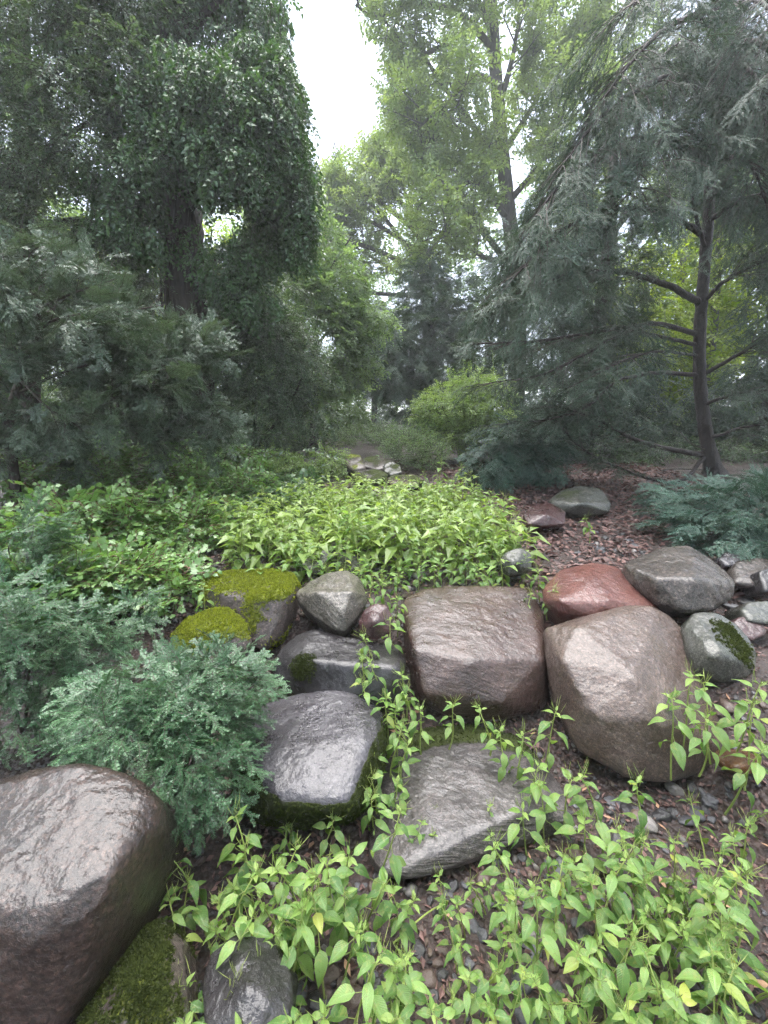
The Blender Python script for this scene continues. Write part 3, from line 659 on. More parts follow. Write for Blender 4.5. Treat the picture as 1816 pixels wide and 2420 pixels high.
def sub_branches(C, n, ln, spread=.9, upb=.1, t0=.25, seed=0):
    out = []
    for j in range(n):
        t = t0 + (1 - t0) * (j + rng.uniform(0, 1)) / n; i = min(int(t * (len(C) - 1)), len(C) - 2); o = C[i]; ax = norm(C[i + 1] - C[i])
        s = norm(np.cross(ax, rng.normal(0, 1, 3))); d = norm(ax * rng.uniform(.5, 1.0) + s * spread + V(0, 0, upb)); l = ln * rng.uniform(.6, 1.25) * (1.1 - .5 * t)
        b2 = o + d * l * .5 + rng.normal(0, .06, 3) * l; e = o + d * l + V(0, 0, rng.normal(0, .12)) * l
        out.append(np.array([o, b2, e]))
    return out
def branchy(parent, limbs, mat, tw, r0, sub=9, sublen=1.6, sub2=5, twigs=7, tsize=1.0, upb=.25, droop=.1, spread=.9, name='crown', t0=.25, keep=None):
    """limbs given as polylines -> limb parts, finer branches, leafy twigs at the ends"""
    tips = []; fine = MB()
    for P in limbs:
        P = np.asarray(P, float); C = limb('limb', P, r0, r0 * .25, mat, parent)
        for s in sub_branches(C, sub, sublen, spread, upb, t0):
            cs = curve(s, 4); fine.tube(cs - np.array(parent.location), np.linspace(r0 * .22, r0 * .07, len(cs)), 4, 0, False)
            for s2 in sub_branches(cs, sub2, sublen * .5, .9, upb, .3):
                c2 = curve(s2, 3); fine.tube(c2 - np.array(parent.location), np.linspace(r0 * .08, r0 * .03, len(c2)), 3, 0, False)
                for q in range(twigs):
                    t = rng.uniform(.2, 1); o = c2[min(int(t * len(c2)), len(c2) - 1)] + rng.normal(0, .09 * sublen / 1.6, 3)
                    tips.append((o, norm(c2[-1] - c2[0]) + rng.normal(0, .7, 3) - V(0, 0, droop)))
    if keep is not None: tips = [q for q in tips if keep(*to_px(q[0]))]
    fb = fine.build('branch', mat, parent, True); fb['kind'] = 'stuff'
    P = np.array([a for a, _ in tips]); D = norm(np.array([b for _, b in tips]))
    scatter(name, P, frames(D, V(0, 0, 1) + rng.normal(0, .4, P.shape)), tsize * rng.uniform(.7, 1.3, len(P)), TW[tw], parent)

# ------------------------------------------------------------------ far wood that closes the view, plus unseen trees added round the camera against sky light
P, d = in_blobs([blob(x, y, Yv, rx, ry, 3) for x, y, Yv, rx, ry in ((-900, 700, 26, 520, 420), (-300, 600, 30, 420, 430), (150, 620, 30, 330, 380), (500, 720, 32, 260, 260), (760, 760, 34, 200, 200), (1010, 760, 36, 210, 220), (1260, 700, 32, 240, 270), (1560, 620, 30, 320, 380), (2000, 600, 28, 420, 420), (2600, 700, 26, 520, 450), (700, 960, 30, 130, 60), (860, 950, 32, 100, 50), (1000, 960, 30, 120, 60), (300, 980, 24, 260, 70), (1300, 970, 28, 200, 70), (0, 980, 22, 250, 80))] + [(V(x, y, 4.5), V(4.2, 2.2, 4.8)) for x, y in ((0, -9), (-6.5, -7.5), (6.5, -7.5), (-10, -2.5), (10, -2.5), (-11, 3), (11, 3))], 14000, .3, .38, .5, 3)  # last group: unseen crowns behind and beside the camera, added to darken boulder fronts
D = norm(d + rng.normal(0, .6, P.shape) - V(0, 0, .3))
ok = P[:, 2] > np.where(P[:, 1] > 5, 1.3, .1)
tag(scatter('far_wood', P[ok], frames(D[ok], V(0, 0, 1) + rng.normal(0, .3, P[ok].shape)), rng.uniform(.8, 1.5, ok.sum()), TW['far']), 'pale green wood closing the view and unseen trees added behind to block sky', 'wood')
n = 7500; xs = rng.uniform(-16, 16, n); ys = 5.5 + 24 * rng.uniform(0, 1, n) ** 1.2
ok = ~((xs > -1.1 - (ys - 6) * .02) & (xs < .9) & (ys < 17)) & ~((xs > .8) & (xs < 6) & (ys < 7.3)); xs = xs[ok]; ys = ys[ok]
P = np.stack([xs, ys, gz(xs, ys) + rng.uniform(.02, .75, len(xs)) ** 1.4], 1)
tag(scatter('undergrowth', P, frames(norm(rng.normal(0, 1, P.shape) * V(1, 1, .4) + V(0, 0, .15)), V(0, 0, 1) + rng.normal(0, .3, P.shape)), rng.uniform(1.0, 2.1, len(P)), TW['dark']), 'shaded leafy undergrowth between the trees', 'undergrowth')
# a rail fence and thin trunks where the stream bed ends
fe = empty('rail_fence', (*at(915, 1000, 20)[:2], 1.2), 'dark wooden rail fence at the far end of the stream bed', 'fence')
o3 = np.array(fe.location)
b = MB(); b.tube([at(845, 998, 20) - o3, at(905, 1000, 20) - o3, at(985, 1002, 20) - o3], [.035, .035, .032], 6); b.build('rail', M['bark'], fe)
for x in (870, 955): b = MB(); p = at(x, 998, 20); b.tube([V(p[0], p[1] + .05, gz(p[0], p[1]) - .1) - o3, p + V(0, .05, .08) - o3], [.06, .055], 7); b.build('post', M['bark'], fe)

# ------------------------------------------------------------------ tall oaks in the middle distance
def oak(base, Y, tpts, limbs, label, r, sub=9, sublen=1.7, tsize=1.15, twigs=7, tw='oak', lr=.11, upb=.25):
    t = tree('oak_tree', base, Y, label, 'tree', 'tall oaks beyond the stream bed')
    trunk([np.array(t.location)] + [at(*p) for p in tpts], r, r * .45, M['bark_oak'], t, 1.25, 12, .06)
    branchy(t, [[at(*q) for q in l] for l in limbs], M['bark_oak'], tw, lr, sub, sublen, 5, twigs, tsize, upb, keep=lambda x, y: x > np.interp(y, [-200, 0, 60, 110, 330, 400, 480], [870, 850, 880, 930, 905, 770, 650]) or (y < -40))
oak((1215, 1010), 15, [(1225, 800, 15), (1215, 620, 15), (1185, 330, 15), (1165, 60, 15), (1150, -250, 15)],
    [[(1215, 640, 15), (1120, 520, 14.6), (1020, 400, 14.2), (930, 300, 14)], [(1195, 420, 15), (1120, 300, 14.6), (1040, 190, 14.3), (960, 60, 14)],
     [(1170, 120, 15), (1080, 30, 14.5), (980, 10, 14), (890, 40, 13.6), (840, 10, 13.4)], [(1180, 250, 15), (1215, 120, 14.6), (1235, -40, 14.2)],
     [(1200, 480, 15), (1280, 380, 14.4), (1340, 250, 14)], [(1190, 360, 15), (1270, 230, 15.4), (1330, 90, 15.6)], [(1225, 620, 15), (1150, 610, 14), (1080, 560, 13.4), (1010, 540, 13)],
     [(1160, 0, 15), (1080, 90, 14.4), (1000, 130, 14), (930, 190, 13.8)], [(1175, 100, 15), (1120, -20, 14), (1060, -120, 13.4)], [(1210, 560, 15), (1270, 520, 14), (1320, 470, 13.6)],
     [(1180, 200, 15), (1120, 180, 13.8), (1060, 240, 13.2), (990, 300, 13)], [(1200, 520, 15), (1130, 430, 14), (1050, 470, 13.4)]],
    'tallest oak with dark forking limbs against the pale sky', .30, 12, 1.8, 1.2, 7)
oak((1010, 1010), 19, [(1010, 800, 19), (1000, 640, 19), (985, 480, 19)],
    [[(1000, 640, 19), (930, 540, 18.6), (850, 450, 18.4), (800, 390, 18.2)], [(995, 580, 19), (960, 460, 18.6), (930, 380, 18.4)], [(1000, 680, 19), (900, 620, 18.4), (800, 560, 18)],
     [(1005, 620, 19), (1060, 520, 18.6), (1090, 440, 18.4)], [(990, 520, 19), (900, 430, 18.5), (860, 390, 18.2)], [(990, 500, 19), (1010, 420, 18.6), (1000, 360, 18.2)], [(1000, 700, 19), (870, 690, 18), (770, 660, 17.6)], [(1000, 600, 19), (870, 520, 18), (760, 500, 17.8)], [(1000, 640, 19), (860, 580, 17.6), (750, 560, 17.2), (700, 520, 17)], [(1000, 560, 19), (900, 480, 18), (800, 440, 17.6), (740, 420, 17.4)]],
    'lower pale oak below the gap of sky', .24, 12, 1.9, 1.3, 7)
oak((1450, 1010), 16, [(1450, 800, 16), (1445, 560, 16), (1440, 250, 16), (1430, -150, 16)],
    [[(1445, 500, 16), (1500, 330, 15.6), (1560, 150, 15.2)], [(1440, 300, 16), (1400, 150, 15.6), (1370, -20, 15.2)], [(1440, 250, 16), (1480, 100, 15.6), (1500, -80, 15)],
     [(1445, 560, 16), (1490, 500, 15.4), (1560, 440, 15)], [(1440, 400, 16), (1390, 260, 15.4), (1330, 130, 15)]],
    'yellowish oak mostly hidden behind the spruce', .26, 8, 1.7, 1.2, 6)
# sunnier trees glimpsed through the right and left thickets
for k, (bx, Y, bl, n, lb) in enumerate([(1640, 11, [(1560, 740, 11, 130, 160), (1700, 650, 11.5, 150, 130), (1600, 860, 11, 140, 80), (1780, 620, 11, 110, 140)], 1500, 'yellow green tree glowing behind the spruce trunk'),
                                   (180, 13, [(120, 620, 13, 190, 110), (330, 640, 13, 160, 110), (500, 640, 13, 120, 110), (60, 760, 13, 160, 90)], 1500, 'yellow green tree glimpsed through the thicket beside the ivy trunk')]):
    t = tree('maple_tree', (bx, 1020), Y, lb); trunk([np.array(t.location), np.array(t.location) + V(.1, 0, 2.2), np.array(t.location) + V(0, .1, 4.6)], .14, .07, M['bark_oak'], t, 1.2, 9)
    crown('crown', [blob(*q[:5], 1.2) for q in bl], n, 'yellow', t, 1.0, .3, .40, 1.0, 11 + k)

for k, (bx, Y, bl, lb) in enumerate([
    (-60, 12, [(-80, 640, 12, 200, 150, 1.2), (40, 800, 11.5, 170, 130, 1.0), (-40, 960, 11, 170, 90, 1.0), (60, 480, 12, 150, 120, 1.0)], 'mid green beech filling the gaps behind the crooked yew stem'),
    (330, 14, [(260, 820, 14, 150, 120, 1.2), (400, 900, 13.5, 150, 100, 1.2), (180, 960, 13, 150, 80, 1.0), (520, 860, 14, 110, 120, 1.0), (330, 700, 14.5, 170, 90, 1.0)], 'mid green beech standing far behind the ivy clad trunk'),
    (620, 15, [(620, 700, 15, 120, 140, 1.2), (560, 880, 14.5, 120, 110, 1.0), (680, 900, 14.5, 110, 100, 1.0), (640, 560, 15.5, 80, 90, 1.0)], 'mid green beech between ivy mass and light green tree'),
    (1560, 13, [(1500, 900, 13, 130, 110, 1.0), (1620, 820, 13.5, 130, 140, 1.0), (1560, 1000, 12.5, 150, 60, .9), (1480, 720, 13.5, 90, 100, .9), (1620, 560, 14, 130, 90, 1.0)], 'shaded beech seen through the spruce limbs'),
    (1790, 12, [(1760, 880, 12, 120, 130, 1.0), (1800, 1000, 11.5, 130, 60, .9), (1830, 700, 12.5, 120, 140, 1.0), (1720, 480, 13, 120, 110, 1.0)], 'shaded beech behind the spruce at the picture edge')]):
    t = tree('beech_tree', (bx, 1030), Y, lb); lo = np.array(t.location); trunk([lo, lo + V(.1, 0, 2.5), lo + V(0, .1, 5.5)], .16, .07, M['bark_oak'], t, 1.2, 9)
    crown('crown', [blob(*q) for q in bl], 1500, 'far', t, .62, .25, .36, 1.0, 90 + k)
# ------------------------------------------------------------------ dark conifer and fresh green trees around the far end
t = tree('yew_tree', (1020, 1030), 12.5, 'dark bluish yew standing behind the bright bush')
trunk([np.array(t.location), at(1020, 800, 12.5), at(1015, 620, 12.6)], .16, .05, M['bark'], t, 1.2, 10)
crown('crown', [blob(1010, 800, 12.3, 100, 130, 1.2), blob(1000, 690, 12.5, 70, 70, .8), blob(1080, 740, 12.2, 80, 90, 1), blob(940, 860, 12, 70, 80, 1), blob(1050, 900, 12, 100, 70, 1), blob(1150, 800, 12.5, 80, 120, 1), blob(1010, 640, 12.5, 30, 40, .4), blob(960, 960, 12, 60, 35, .7)], 3000, 'yewd', t, 1.5, .3, .36, 1.4, 21, droop=.3)
t = tree('larch_tree', (885, 1010), 18, 'slim dark trunked conifer above the fence')
trunk([np.array(t.location), at(885, 960, 18), at(880, 800, 18)], .17, .08, M['bark'], t, 1.1, 9)
crown('crown', [blob(880, 880, 17.6, 70, 60, 1), blob(850, 820, 17.8, 60, 70, 1), blob(910, 800, 18, 60, 80, 1)], 900, 'yewd', t, 2.0, .3, .38, 1.2, 22)
t = tree('hornbeam_tree', (740, 1020), 9.5, 'fresh light green leafy tree left of the open path')
trunk([np.array(t.location), at(745, 850, 9.5), at(740, 650, 9.6), at(735, 560, 9.6)], .09, .04, M['bark'], t, 1.2, 9)
for l in ([(745, 820, 9.5), (800, 760, 9.2), (880, 740, 9)], [(742, 720, 9.5), (690, 640, 9.3), (660, 560, 9.2)], [(742, 700, 9.5), (790, 620, 9.3), (830, 560, 9.2)], [(745, 880, 9.5), (680, 830, 9), (640, 800, 8.8)]): limb('limb', [at(*q) for q in l], .035, .012, M['bark'], t)
crown('crown', [blob(735, 560, 9.4, 70, 60, .8), blob(700, 660, 9.2, 80, 80, .8), blob(790, 690, 9.2, 80, 80, .8), blob(860, 750, 9, 70, 35, .5), blob(760, 800, 9, 110, 70, .8), blob(690, 780, 8.8, 80, 80, .8), blob(820, 860, 9.2, 70, 50, .6), blob(720, 900, 8.8, 90, 60, .8)], 3300, 'hazel', t, .85, .35, .42, 1.7, 23, droop=.3)
t = tree('elder_shrub', (600, 1070), 7.4, 'dense dark mixed shrub behind the ivy clad trunk', 'shrub')
for l in ([(600, 1060, 7.4), (610, 900, 7.4), (640, 760, 7.3)], [(590, 1060, 7.4), (540, 920, 7.3), (520, 800, 7.2)], [(605, 1060, 7.4), (680, 960, 7.2), (720, 880, 7)]): limb('stem', [at(*q) for q in l], .03, .01, M['twig'], t)
crown('crown', [blob(600, 850, 7.2, 110, 90, .8), blob(540, 780, 7.2, 80, 70, .7), blob(680, 850, 7.2, 90, 100, .7), blob(620, 960, 7, 110, 60, .7), blob(720, 970, 7.2, 80, 50, .6), blob(520, 920, 6.9, 60, 80, .5), blob(650, 720, 7.4, 80, 60, .6), blob(560, 1030, 6.6, 90, 40, .6)], 4200, 'dark', t, .8, .35, .40, 2.0, 24)

# ------------------------------------------------------------------ ivy clad tree and its thicket
t = tree('ivy_clad_tree', (455, 1110), 6.6, 'tall dark trunked tree draped in a hanging mass of ivy')
TC = trunk([np.array(t.location), at(450, 900, 6.6), at(440, 700, 6.6), at(425, 450, 6.6), at(410, 200, 6.6), at(400, -150, 6.6), at(395, -420, 6.6)], .31, .22, M['bark'], t, 1.4, 22, .10)
for l in ([(430, 500, 6.6), (520, 420, 6.3), (640, 380, 6.0)], [(415, 260, 6.6), (520, 170, 6.3), (650, 160, 6.1)], [(430, 560, 6.6), (330, 520, 6.2), (230, 480, 5.9)], [(420, 330, 6.6), (320, 260, 6.2), (240, 200, 6)],
          [(410, 120, 6.6), (520, 0, 6.3), (640, -60, 6.2)], [(435, 640, 6.6), (540, 600, 6.3), (640, 560, 6.2)], [(405, 60, 6.6), (300, -40, 6.2), (200, -60, 6)]):
    limb('limb', [at(*q) for q in l], .07, .02, M['bark'], t)
# creeper stems winding up the trunk and dangling strands
for k in range(9):
    a0 = rng.uniform(0, 6.28); Q = []
    for j in range(0, 60, 3):
        c = TC[j]; a = a0 + .5 * math.sin(j * .13 + k); r = .37 if j < 8 else .315
        Q.append(c + r * V(math.cos(a), math.sin(a), 0))
    b = MB(); b.tube(np.array(Q) - np.array(t.location), np.linspace(.025, .012, len(Q)), 5); b.build('creeper_stem', M['twig'], t, True)
ib = [blob(600, 330, 5.9, 105, 110, .7), blob(680, 430, 6.0, 62, 110, .5), blob(560, 440, 5.8, 110, 90, .7), blob(660, 250, 6.0, 60, 90, .5), blob(500, 260, 5.8, 110, 90, .7), blob(470, 380, 5.7, 120, 60, .6),
      blob(350, 300, 5.7, 90, 80, .6), blob(320, 420, 5.6, 110, 50, .6), blob(590, 180, 6.2, 110, 50, .6), blob(430, 200, 5.9, 80, 50, .5), blob(615, 60, 6.4, 60, 140, .5), blob(560, 40, 6.5, 70, 130, .5), blob(470, 40, 6.5, 60, 130, .4),
      blob(420, 60, 6.4, 70, 180, .4), blob(420, 300, 6.2, 60, 160, .3), blob(610, -60, 6.4, 60, 60, .5), blob(690, 530, 6.1, 50, 70, .4), blob(610, 560, 6.1, 70, 60, .5), blob(330, 540, 5.7, 100, 45, .5), blob(520, 620, 6.1, 70, 70, .4), blob(590, 680, 6.2, 70, 60, .4), blob(420, 520, 6.1, 60, 40, .25)]
crown('ivy', ib, 7600, 'ivy', t, .78, .5, .43, 1.7, 31, droop=.75, out=.7, jitter=.45, clear=bare_trunk)
# ivy strands hanging from the limbs against the sky
st = []; b = MB()
for k in range(90):
    x = rng.uniform(460, 690); y0 = rng.uniform(-40, 330) if x < 700 else rng.uniform(150, 420); Y = rng.uniform(6.0, 6.5); p = at(x, y0, Y); l = rng.uniform(.4, 1.3); Q = [p + V(.04 * math.sin(q * 2 + k), .04 * math.cos(q * 1.7), -l * q / 6) for q in range(7)]
    b.tube(np.array(Q) - np.array(t.location), .004, 3, 0, False)
    for q in np.linspace(0, 1, int(l * 11)): st.append(p + V(.04 * math.sin(q * 12 + k), .04 * math.cos(q * 10), -l * q))
o = b.build('strand', M['twig'], t); o['kind'] = 'stuff'
P = np.array(st); scatter('ivy', P, frames(norm(rng.normal(0, .5, P.shape) - V(0, 0, 1.2)), rng.normal(0, 1, P.shape)), rng.uniform(.45, .75, len(P)), TW['ivy'], t)

t = tree('broadleaf_tree', (60, 1100), 6.4, 'dense dark broadleaf tree filling the upper picture edge beside the ivy')
trunk([np.array(t.location), at(70, 800, 6.4), at(60, 400, 6.5), at(40, -100, 6.5), at(30, -350, 6.5)], .14, .08, M['bark'], t, 1.3, 12)
for l in ([(62, 450, 6.4), (150, 330, 6.0), (260, 260, 5.8)], [(55, 300, 6.4), (140, 160, 6), (260, 60, 5.8)], [(65, 560, 6.4), (160, 520, 6), (250, 530, 5.8)], [(50, 200, 6.4), (-60, 80, 6), (-160, 0, 5.8)], [(60, 420, 6.4), (-60, 330, 6), (-150, 300, 5.6)], [(45, 60, 6.4), (120, -60, 6), (220, -120, 5.8)]):
    limb('limb', [at(*q) for q in l], .05, .015, M['bark'], t)
crown('crown', [blob(110, 130, 5.8, 130, 100, .8), blob(250, 90, 5.9, 110, 90, .8), blob(300, 190, 5.7, 90, 70, .6), blob(60, 320, 5.6, 120, 100, .7), blob(200, 280, 5.6, 110, 80, .7), blob(110, 470, 5.6, 120, 70, .7), blob(240, 400, 5.6, 90, 60, .6), blob(40, 560, 5.8, 100, 70, .7), blob(200, 580, 5.8, 110, 50, .6), blob(330, 30, 6.0, 80, 60, .6), blob(60, -40, 5.8, 160, 80, .8), blob(-140, 250, 5.8, 140, 300, .9), blob(220, -70, 6, 140, 70, .8), blob(20, 660, 5.8, 90, 60, .6)],
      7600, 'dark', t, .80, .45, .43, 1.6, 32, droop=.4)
t = tree('thicket_shrub', (310, 1080), 6.9, 'tangled shrub with bare stems beside the dark trunk', 'shrub')
for k in range(16):
    x = rng.uniform(180, 620); x1 = x + rng.uniform(-70, 70); limb('stem', [at(310 + (x - 310) * .35, 1060, 6.9), at(x, 800, 6.8), at(x1, 640, 6.7), at(x1 + rng.uniform(-40, 40), 540, 6.6)], .022, .008, M['twig'], t, knob=.5)
crown('crown', [blob(260, 640, 6.5, 110, 60, .6), blob(350, 700, 6.5, 70, 60, .5), blob(540, 680, 6.7, 80, 80, .5), blob(610, 760, 6.8, 80, 70, .5), blob(130, 700, 6.3, 110, 60, .6), blob(250, 780, 6.3, 120, 60, .6)], 2200, 'dark', t, .8, .3, .45, 2.6, 33, clear=bare_trunk)

t = tree('holly_shrub', (330, 1100), 8.2, 'deeply shaded holly filling the dark behind the yew', 'shrub')
for x in (200, 330, 470): limb('stem', [at(330, 1090, 8.2), at(x, 1030, 8.1), at(x, 950, 8)], .03, .012, M['twig'], t)
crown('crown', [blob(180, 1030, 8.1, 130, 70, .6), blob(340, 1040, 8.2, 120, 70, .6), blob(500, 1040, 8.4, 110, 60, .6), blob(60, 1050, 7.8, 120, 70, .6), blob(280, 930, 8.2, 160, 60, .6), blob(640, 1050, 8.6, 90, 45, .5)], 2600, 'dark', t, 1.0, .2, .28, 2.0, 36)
# the yew with a crooked stem at the picture's edge
t = tree('yew_tree', (25, 1160), 3.9, 'feathery yew with a crooked dark stem beside the ivy clad trunk')
trunk([np.array(t.location), at(25, 1010, 3.9), at(40, 920, 3.9), at(75, 820, 3.95), at(95, 700, 4.0), at(110, 610, 4.0)], .045, .014, M['bark'], t, 1.3, 10, .15)
limb('limb', [at(25, 1010, 3.9), at(-30, 930, 3.7), at(-90, 880, 3.6)], .03, .012, M['bark'], t)
yl = [[(75, 830, 3.95), (170, 790, 3.9), (290, 740, 4.0), (390, 720, 4.1)], [(90, 730, 4), (180, 690, 3.8), (270, 660, 3.7)], [(40, 930, 3.9), (150, 880, 3.9), (260, 860, 4.2), (260, 960, 4.3)], [(60, 860, 3.9), (0, 780, 3.6), (-60, 720, 3.4)], [(255, 1050, 4.5), (265, 920, 4.4), (250, 800, 4.4), (200, 700, 4.4)],
      [(260, 930, 4.4), (350, 850, 4.3), (450, 800, 4.3)], [(100, 660, 4), (60, 610, 3.8), (30, 570, 3.7)], [(265, 940, 4.4), (360, 930, 4.4), (440, 900, 4.5)], [(250, 820, 4.4), (310, 780, 4.3), (380, 760, 4.4)]]
TW['yewm'] = needle_sprays(M['yew_mid'], .27, 5, .15, .034, .0075, .0125, .25, tilt=.12)
yl += [[(95, 700, 4), (40, 680, 3.6), (-30, 660, 3.3)], [(75, 820, 3.95), (120, 760, 3.6), (200, 740, 3.4)], [(50, 900, 3.9), (110, 960, 3.7), (190, 1010, 3.7)], [(265, 960, 4.4), (330, 1020, 4.3), (420, 1040, 4.4)], [(40, 940, 3.9), (-20, 1000, 3.8), (-60, 1060, 3.8)], [(255, 850, 4.4), (190, 800, 4.2), (120, 790, 4.1)],
       [(260, 1000, 4.4), (200, 1040, 4.2), (120, 1070, 4.1)], [(262, 880, 4.4), (330, 880, 4.0), (400, 860, 3.9)], [(85, 760, 4), (160, 700, 4.2), (220, 640, 4.3)], [(350, 860, 4.3), (430, 830, 4.4), (500, 810, 4.6)], [(360, 930, 4.4), (460, 960, 4.5), (520, 980, 4.6)]]
branchy(t, [[at(*q) for q in l] for l in yl], M['bark'], 'yewm', .014, 10, .42, 4, 3, .80, .12, .05, 1.0, t0=.15, keep=lambda x, y: y > np.interp(x, [-200, 0, 120, 240, 330, 520], [540, 570, 590, 640, 740, 770]) + rng.normal(0, 25))
# conifer thicket farther out of frame and behind, keeps the shade under the trees
t = tree('yew_tree', (-250, 1160), 4.6, 'dark yew half outside the picture behind the crooked stem')
trunk([np.array(t.location), at(-250, 800, 4.6), at(-240, 500, 4.6)], .08, .03, M['bark'], t, 1.3, 10)
crown('crown', [blob(-300, 600, 4.6, 180, 180, .8), blob(-200, 850, 4.5, 160, 150, .7), blob(-120, 1000, 4.6, 120, 90, .6)], 1100, 'yewd', t, 1.2, .3, .36, 2, 35)

# ------------------------------------------------------------------ spruce with drooping boughs
t = tree('spruce_tree', (1690, 1125), 6.4, 'large dark spruce with bare limbs and drooping boughs over leaf litter')
trunk([np.array(t.location), at(1668, 1020, 6.4), at(1655, 900, 6.4), at(1655, 780, 6.4), at(1668, 600, 6.4), at(1680, 420, 6.4), at(1690, 150, 6.4), at(1700, -200, 6.4)], .092, .05, M['bark_spruce'], t, 2.0, 18, .09)
SL = [ # limb polyline, radius, branchlet length, how far branchlets hang
 ([(1655, 715, 6.4), (1575, 672, 6.1), (1480, 645, 5.8), (1380, 642, 5.6), (1270, 670, 5.4), (1160, 715, 5.3)], .050, .62, .09),
 ([(1650, 790, 6.4), (1560, 765, 6.1), (1490, 772, 5.9), (1400, 785, 5.6), (1270, 805, 5.3), (1110, 815, 5.2)], .040, .60, .07),
 ([(1650, 815, 6.4), (1560, 795, 6.2), (1480, 785, 6.1), (1380, 840, 5.9), (1280, 885, 5.8), (1160, 905, 5.6)], .030, .5, .07),
 ([(1652, 885, 6.4), (1540, 882, 6.1), (1450, 905, 5.8), (1390, 960, 5.6), (1300, 990, 5.5), (1200, 1000, 5.5)], .034, .5, .07),
 ([(1660, 715, 6.4), (1720, 660, 6.1), (1816, 612, 5.8), (1950, 560, 5.4)], .035, .6, .08),
 ([(1660, 885, 6.4), (1740, 842, 6.1), (1816, 800, 5.8), (1950, 770, 5.4)], .035, .6, .08),
 ([(1662, 1075, 6.4), (1560, 1058, 6.0), (1480, 1028, 5.8), (1400, 985, 5.6), (1320, 960, 5.5)], .045, .4, .05),
 ([(1665, 1080, 6.4), (1600, 1140, 5.9), (1480, 1112, 5.8), (1380, 1062, 5.8), (1320, 1000, 5.8)], .032, .3, .05),
 ([(1672, 560, 6.4), (1560, 500, 6.0), (1420, 500, 5.6), (1310, 560, 5.3), (1230, 640, 5.1)], .045, .9, .16),
 ([(1682, 400, 6.4), (1580, 330, 5.9), (1450, 340, 5.4), (1340, 420, 5.1), (1260, 520, 5.0)], .045, .95, .17),
 ([(1690, 260, 6.4), (1620, 180, 5.8), (1510, 210, 5.3), (1410, 290, 5.0), (1330, 390, 4.9)], .045, .9, .17),
 ([(1695, 100, 6.4), (1650, 40, 5.8), (1570, 70, 5.2), (1490, 150, 4.9), (1420, 240, 4.8)], .040, .8, .17),
 ([(1685, 330, 6.4), (1760, 260, 6.0), (1860, 260, 5.6), (1960, 300, 5.2)], .040, .9, .17), ([(1690, 180, 6.4), (1760, 100, 5.6), (1830, 130, 5.0), (1900, 220, 4.7)], .040, .9, .17),
 ([(1675, 520, 6.4), (1760, 470, 6), (1860, 460, 5.6), (1960, 500, 5.2)], .040, .8, .14),
 ([(1658, 960, 6.4), (1740, 930, 6), (1840, 920, 5.6)], .03, .5, .07), ([(1662, 1040, 6.4), (1760, 1010, 6.1), (1850, 1000, 5.8)], .03, .4, .06),
 ([(1650, 840, 6.4), (1560, 830, 5.6), (1480, 850, 5.0), (1400, 890, 4.8)], .022, .35, .06), ([(1670, 600, 6.4), (1640, 480, 6.2), (1650, 380, 6.1), (1630, 300, 6.0)], .03, .5, .15),
 ([(1692, 200, 6.4), (1740, 150, 5.9), (1790, 190, 5.4), (1816, 300, 5.2)], .035, .9, .17), ([(1680, 420, 6.4), (1730, 370, 5.9), (1780, 400, 5.5), (1810, 480, 5.3)], .035, .9, .16), ([(1695, 60, 6.4), (1760, 0, 5.8), (1820, 20, 5.2), (1860, 90, 5.0)], .035, .9, .17), ([(1685, 350, 6.4), (1610, 300, 5.6), (1540, 360, 5.1), (1490, 460, 4.9)], .035, .9, .16),
 ([(1698, -60, 6.4), (1640, -90, 5.6), (1560, -60, 5.0), (1500, 10, 4.7)], .035, .8, .17), ([(1690, 150, 6.4), (1620, 100, 6.2), (1560, 140, 6.0), (1500, 240, 5.9)], .03, .8, .17)]
sp = []; fine = MB(); o3 = np.array(t.location)
for P, r, hl, hang in SL:
    C = limb('limb', [at(*q) for q in P], r, r * .22, M['bark_spruce'], t, 8, 7, .12)
    for j in range(int(len(C) * .30), len(C)):
        for q in range(2):
            if rng.uniform() < .22: continue
            ax = norm(C[min(j + 1, len(C) - 1)] - C[j - 1]); s = norm(np.cross(ax, V(0, 0, 1))) * (1 if q else -1); tt = j / len(C)
            l = hl * rng.uniform(.5, 1.25) * (.35 + .85 * math.sin(min(1, tt * 1.05) * 2.6)); d = norm(ax * rng.uniform(.3, 1.0) + s * rng.uniform(.4, 1.0) + V(0, 0, rng.normal(0, .12))); k = max(2, int(l / .135)); p = C[j].copy(); Q = [p.copy()]
            for w in range(k):
                d = norm(d + V(0, 0, -hang * rng.uniform(.6, 1.3))); p = p + d * l / k; Q.append(p.copy()); sp.append((p.copy(), d + s * rng.uniform(-.8, .8) + rng.normal(0, .22, 3)))
            fine.tube(np.array(Q) - o3, np.linspace(.007, .002, len(Q)), 3, 0, False)
o = fine.build('branch', M['twig'], t, True); o['kind'] = 'stuff'
P = np.array([a for a, _ in sp]); D = norm(np.array([c for _, c in sp])); ok = P[:, 2] > gz(P[:, 0], P[:, 1]) + .15; P = P[ok]; D = D[ok]
scatter('crown', P, frames(D, V(0, 0, 1) + rng.normal(0, .3, P.shape)), rng.uniform(.6, 1.1, len(P)), TW['spruce'], t)
for l, lb in (([(1665, 1062, 6.35), (1630, 1045, 6.2), (1608, 1020, 6.1)], 'pale dead stub'), ([(1660, 1110, 6.3), (1600, 1108, 6.0), (1560, 1112, 5.9)], 'pale dead stub')):
    limb('dead_branch', [at(*q) for q in l], .013, .006, M['bark_oak'], t)
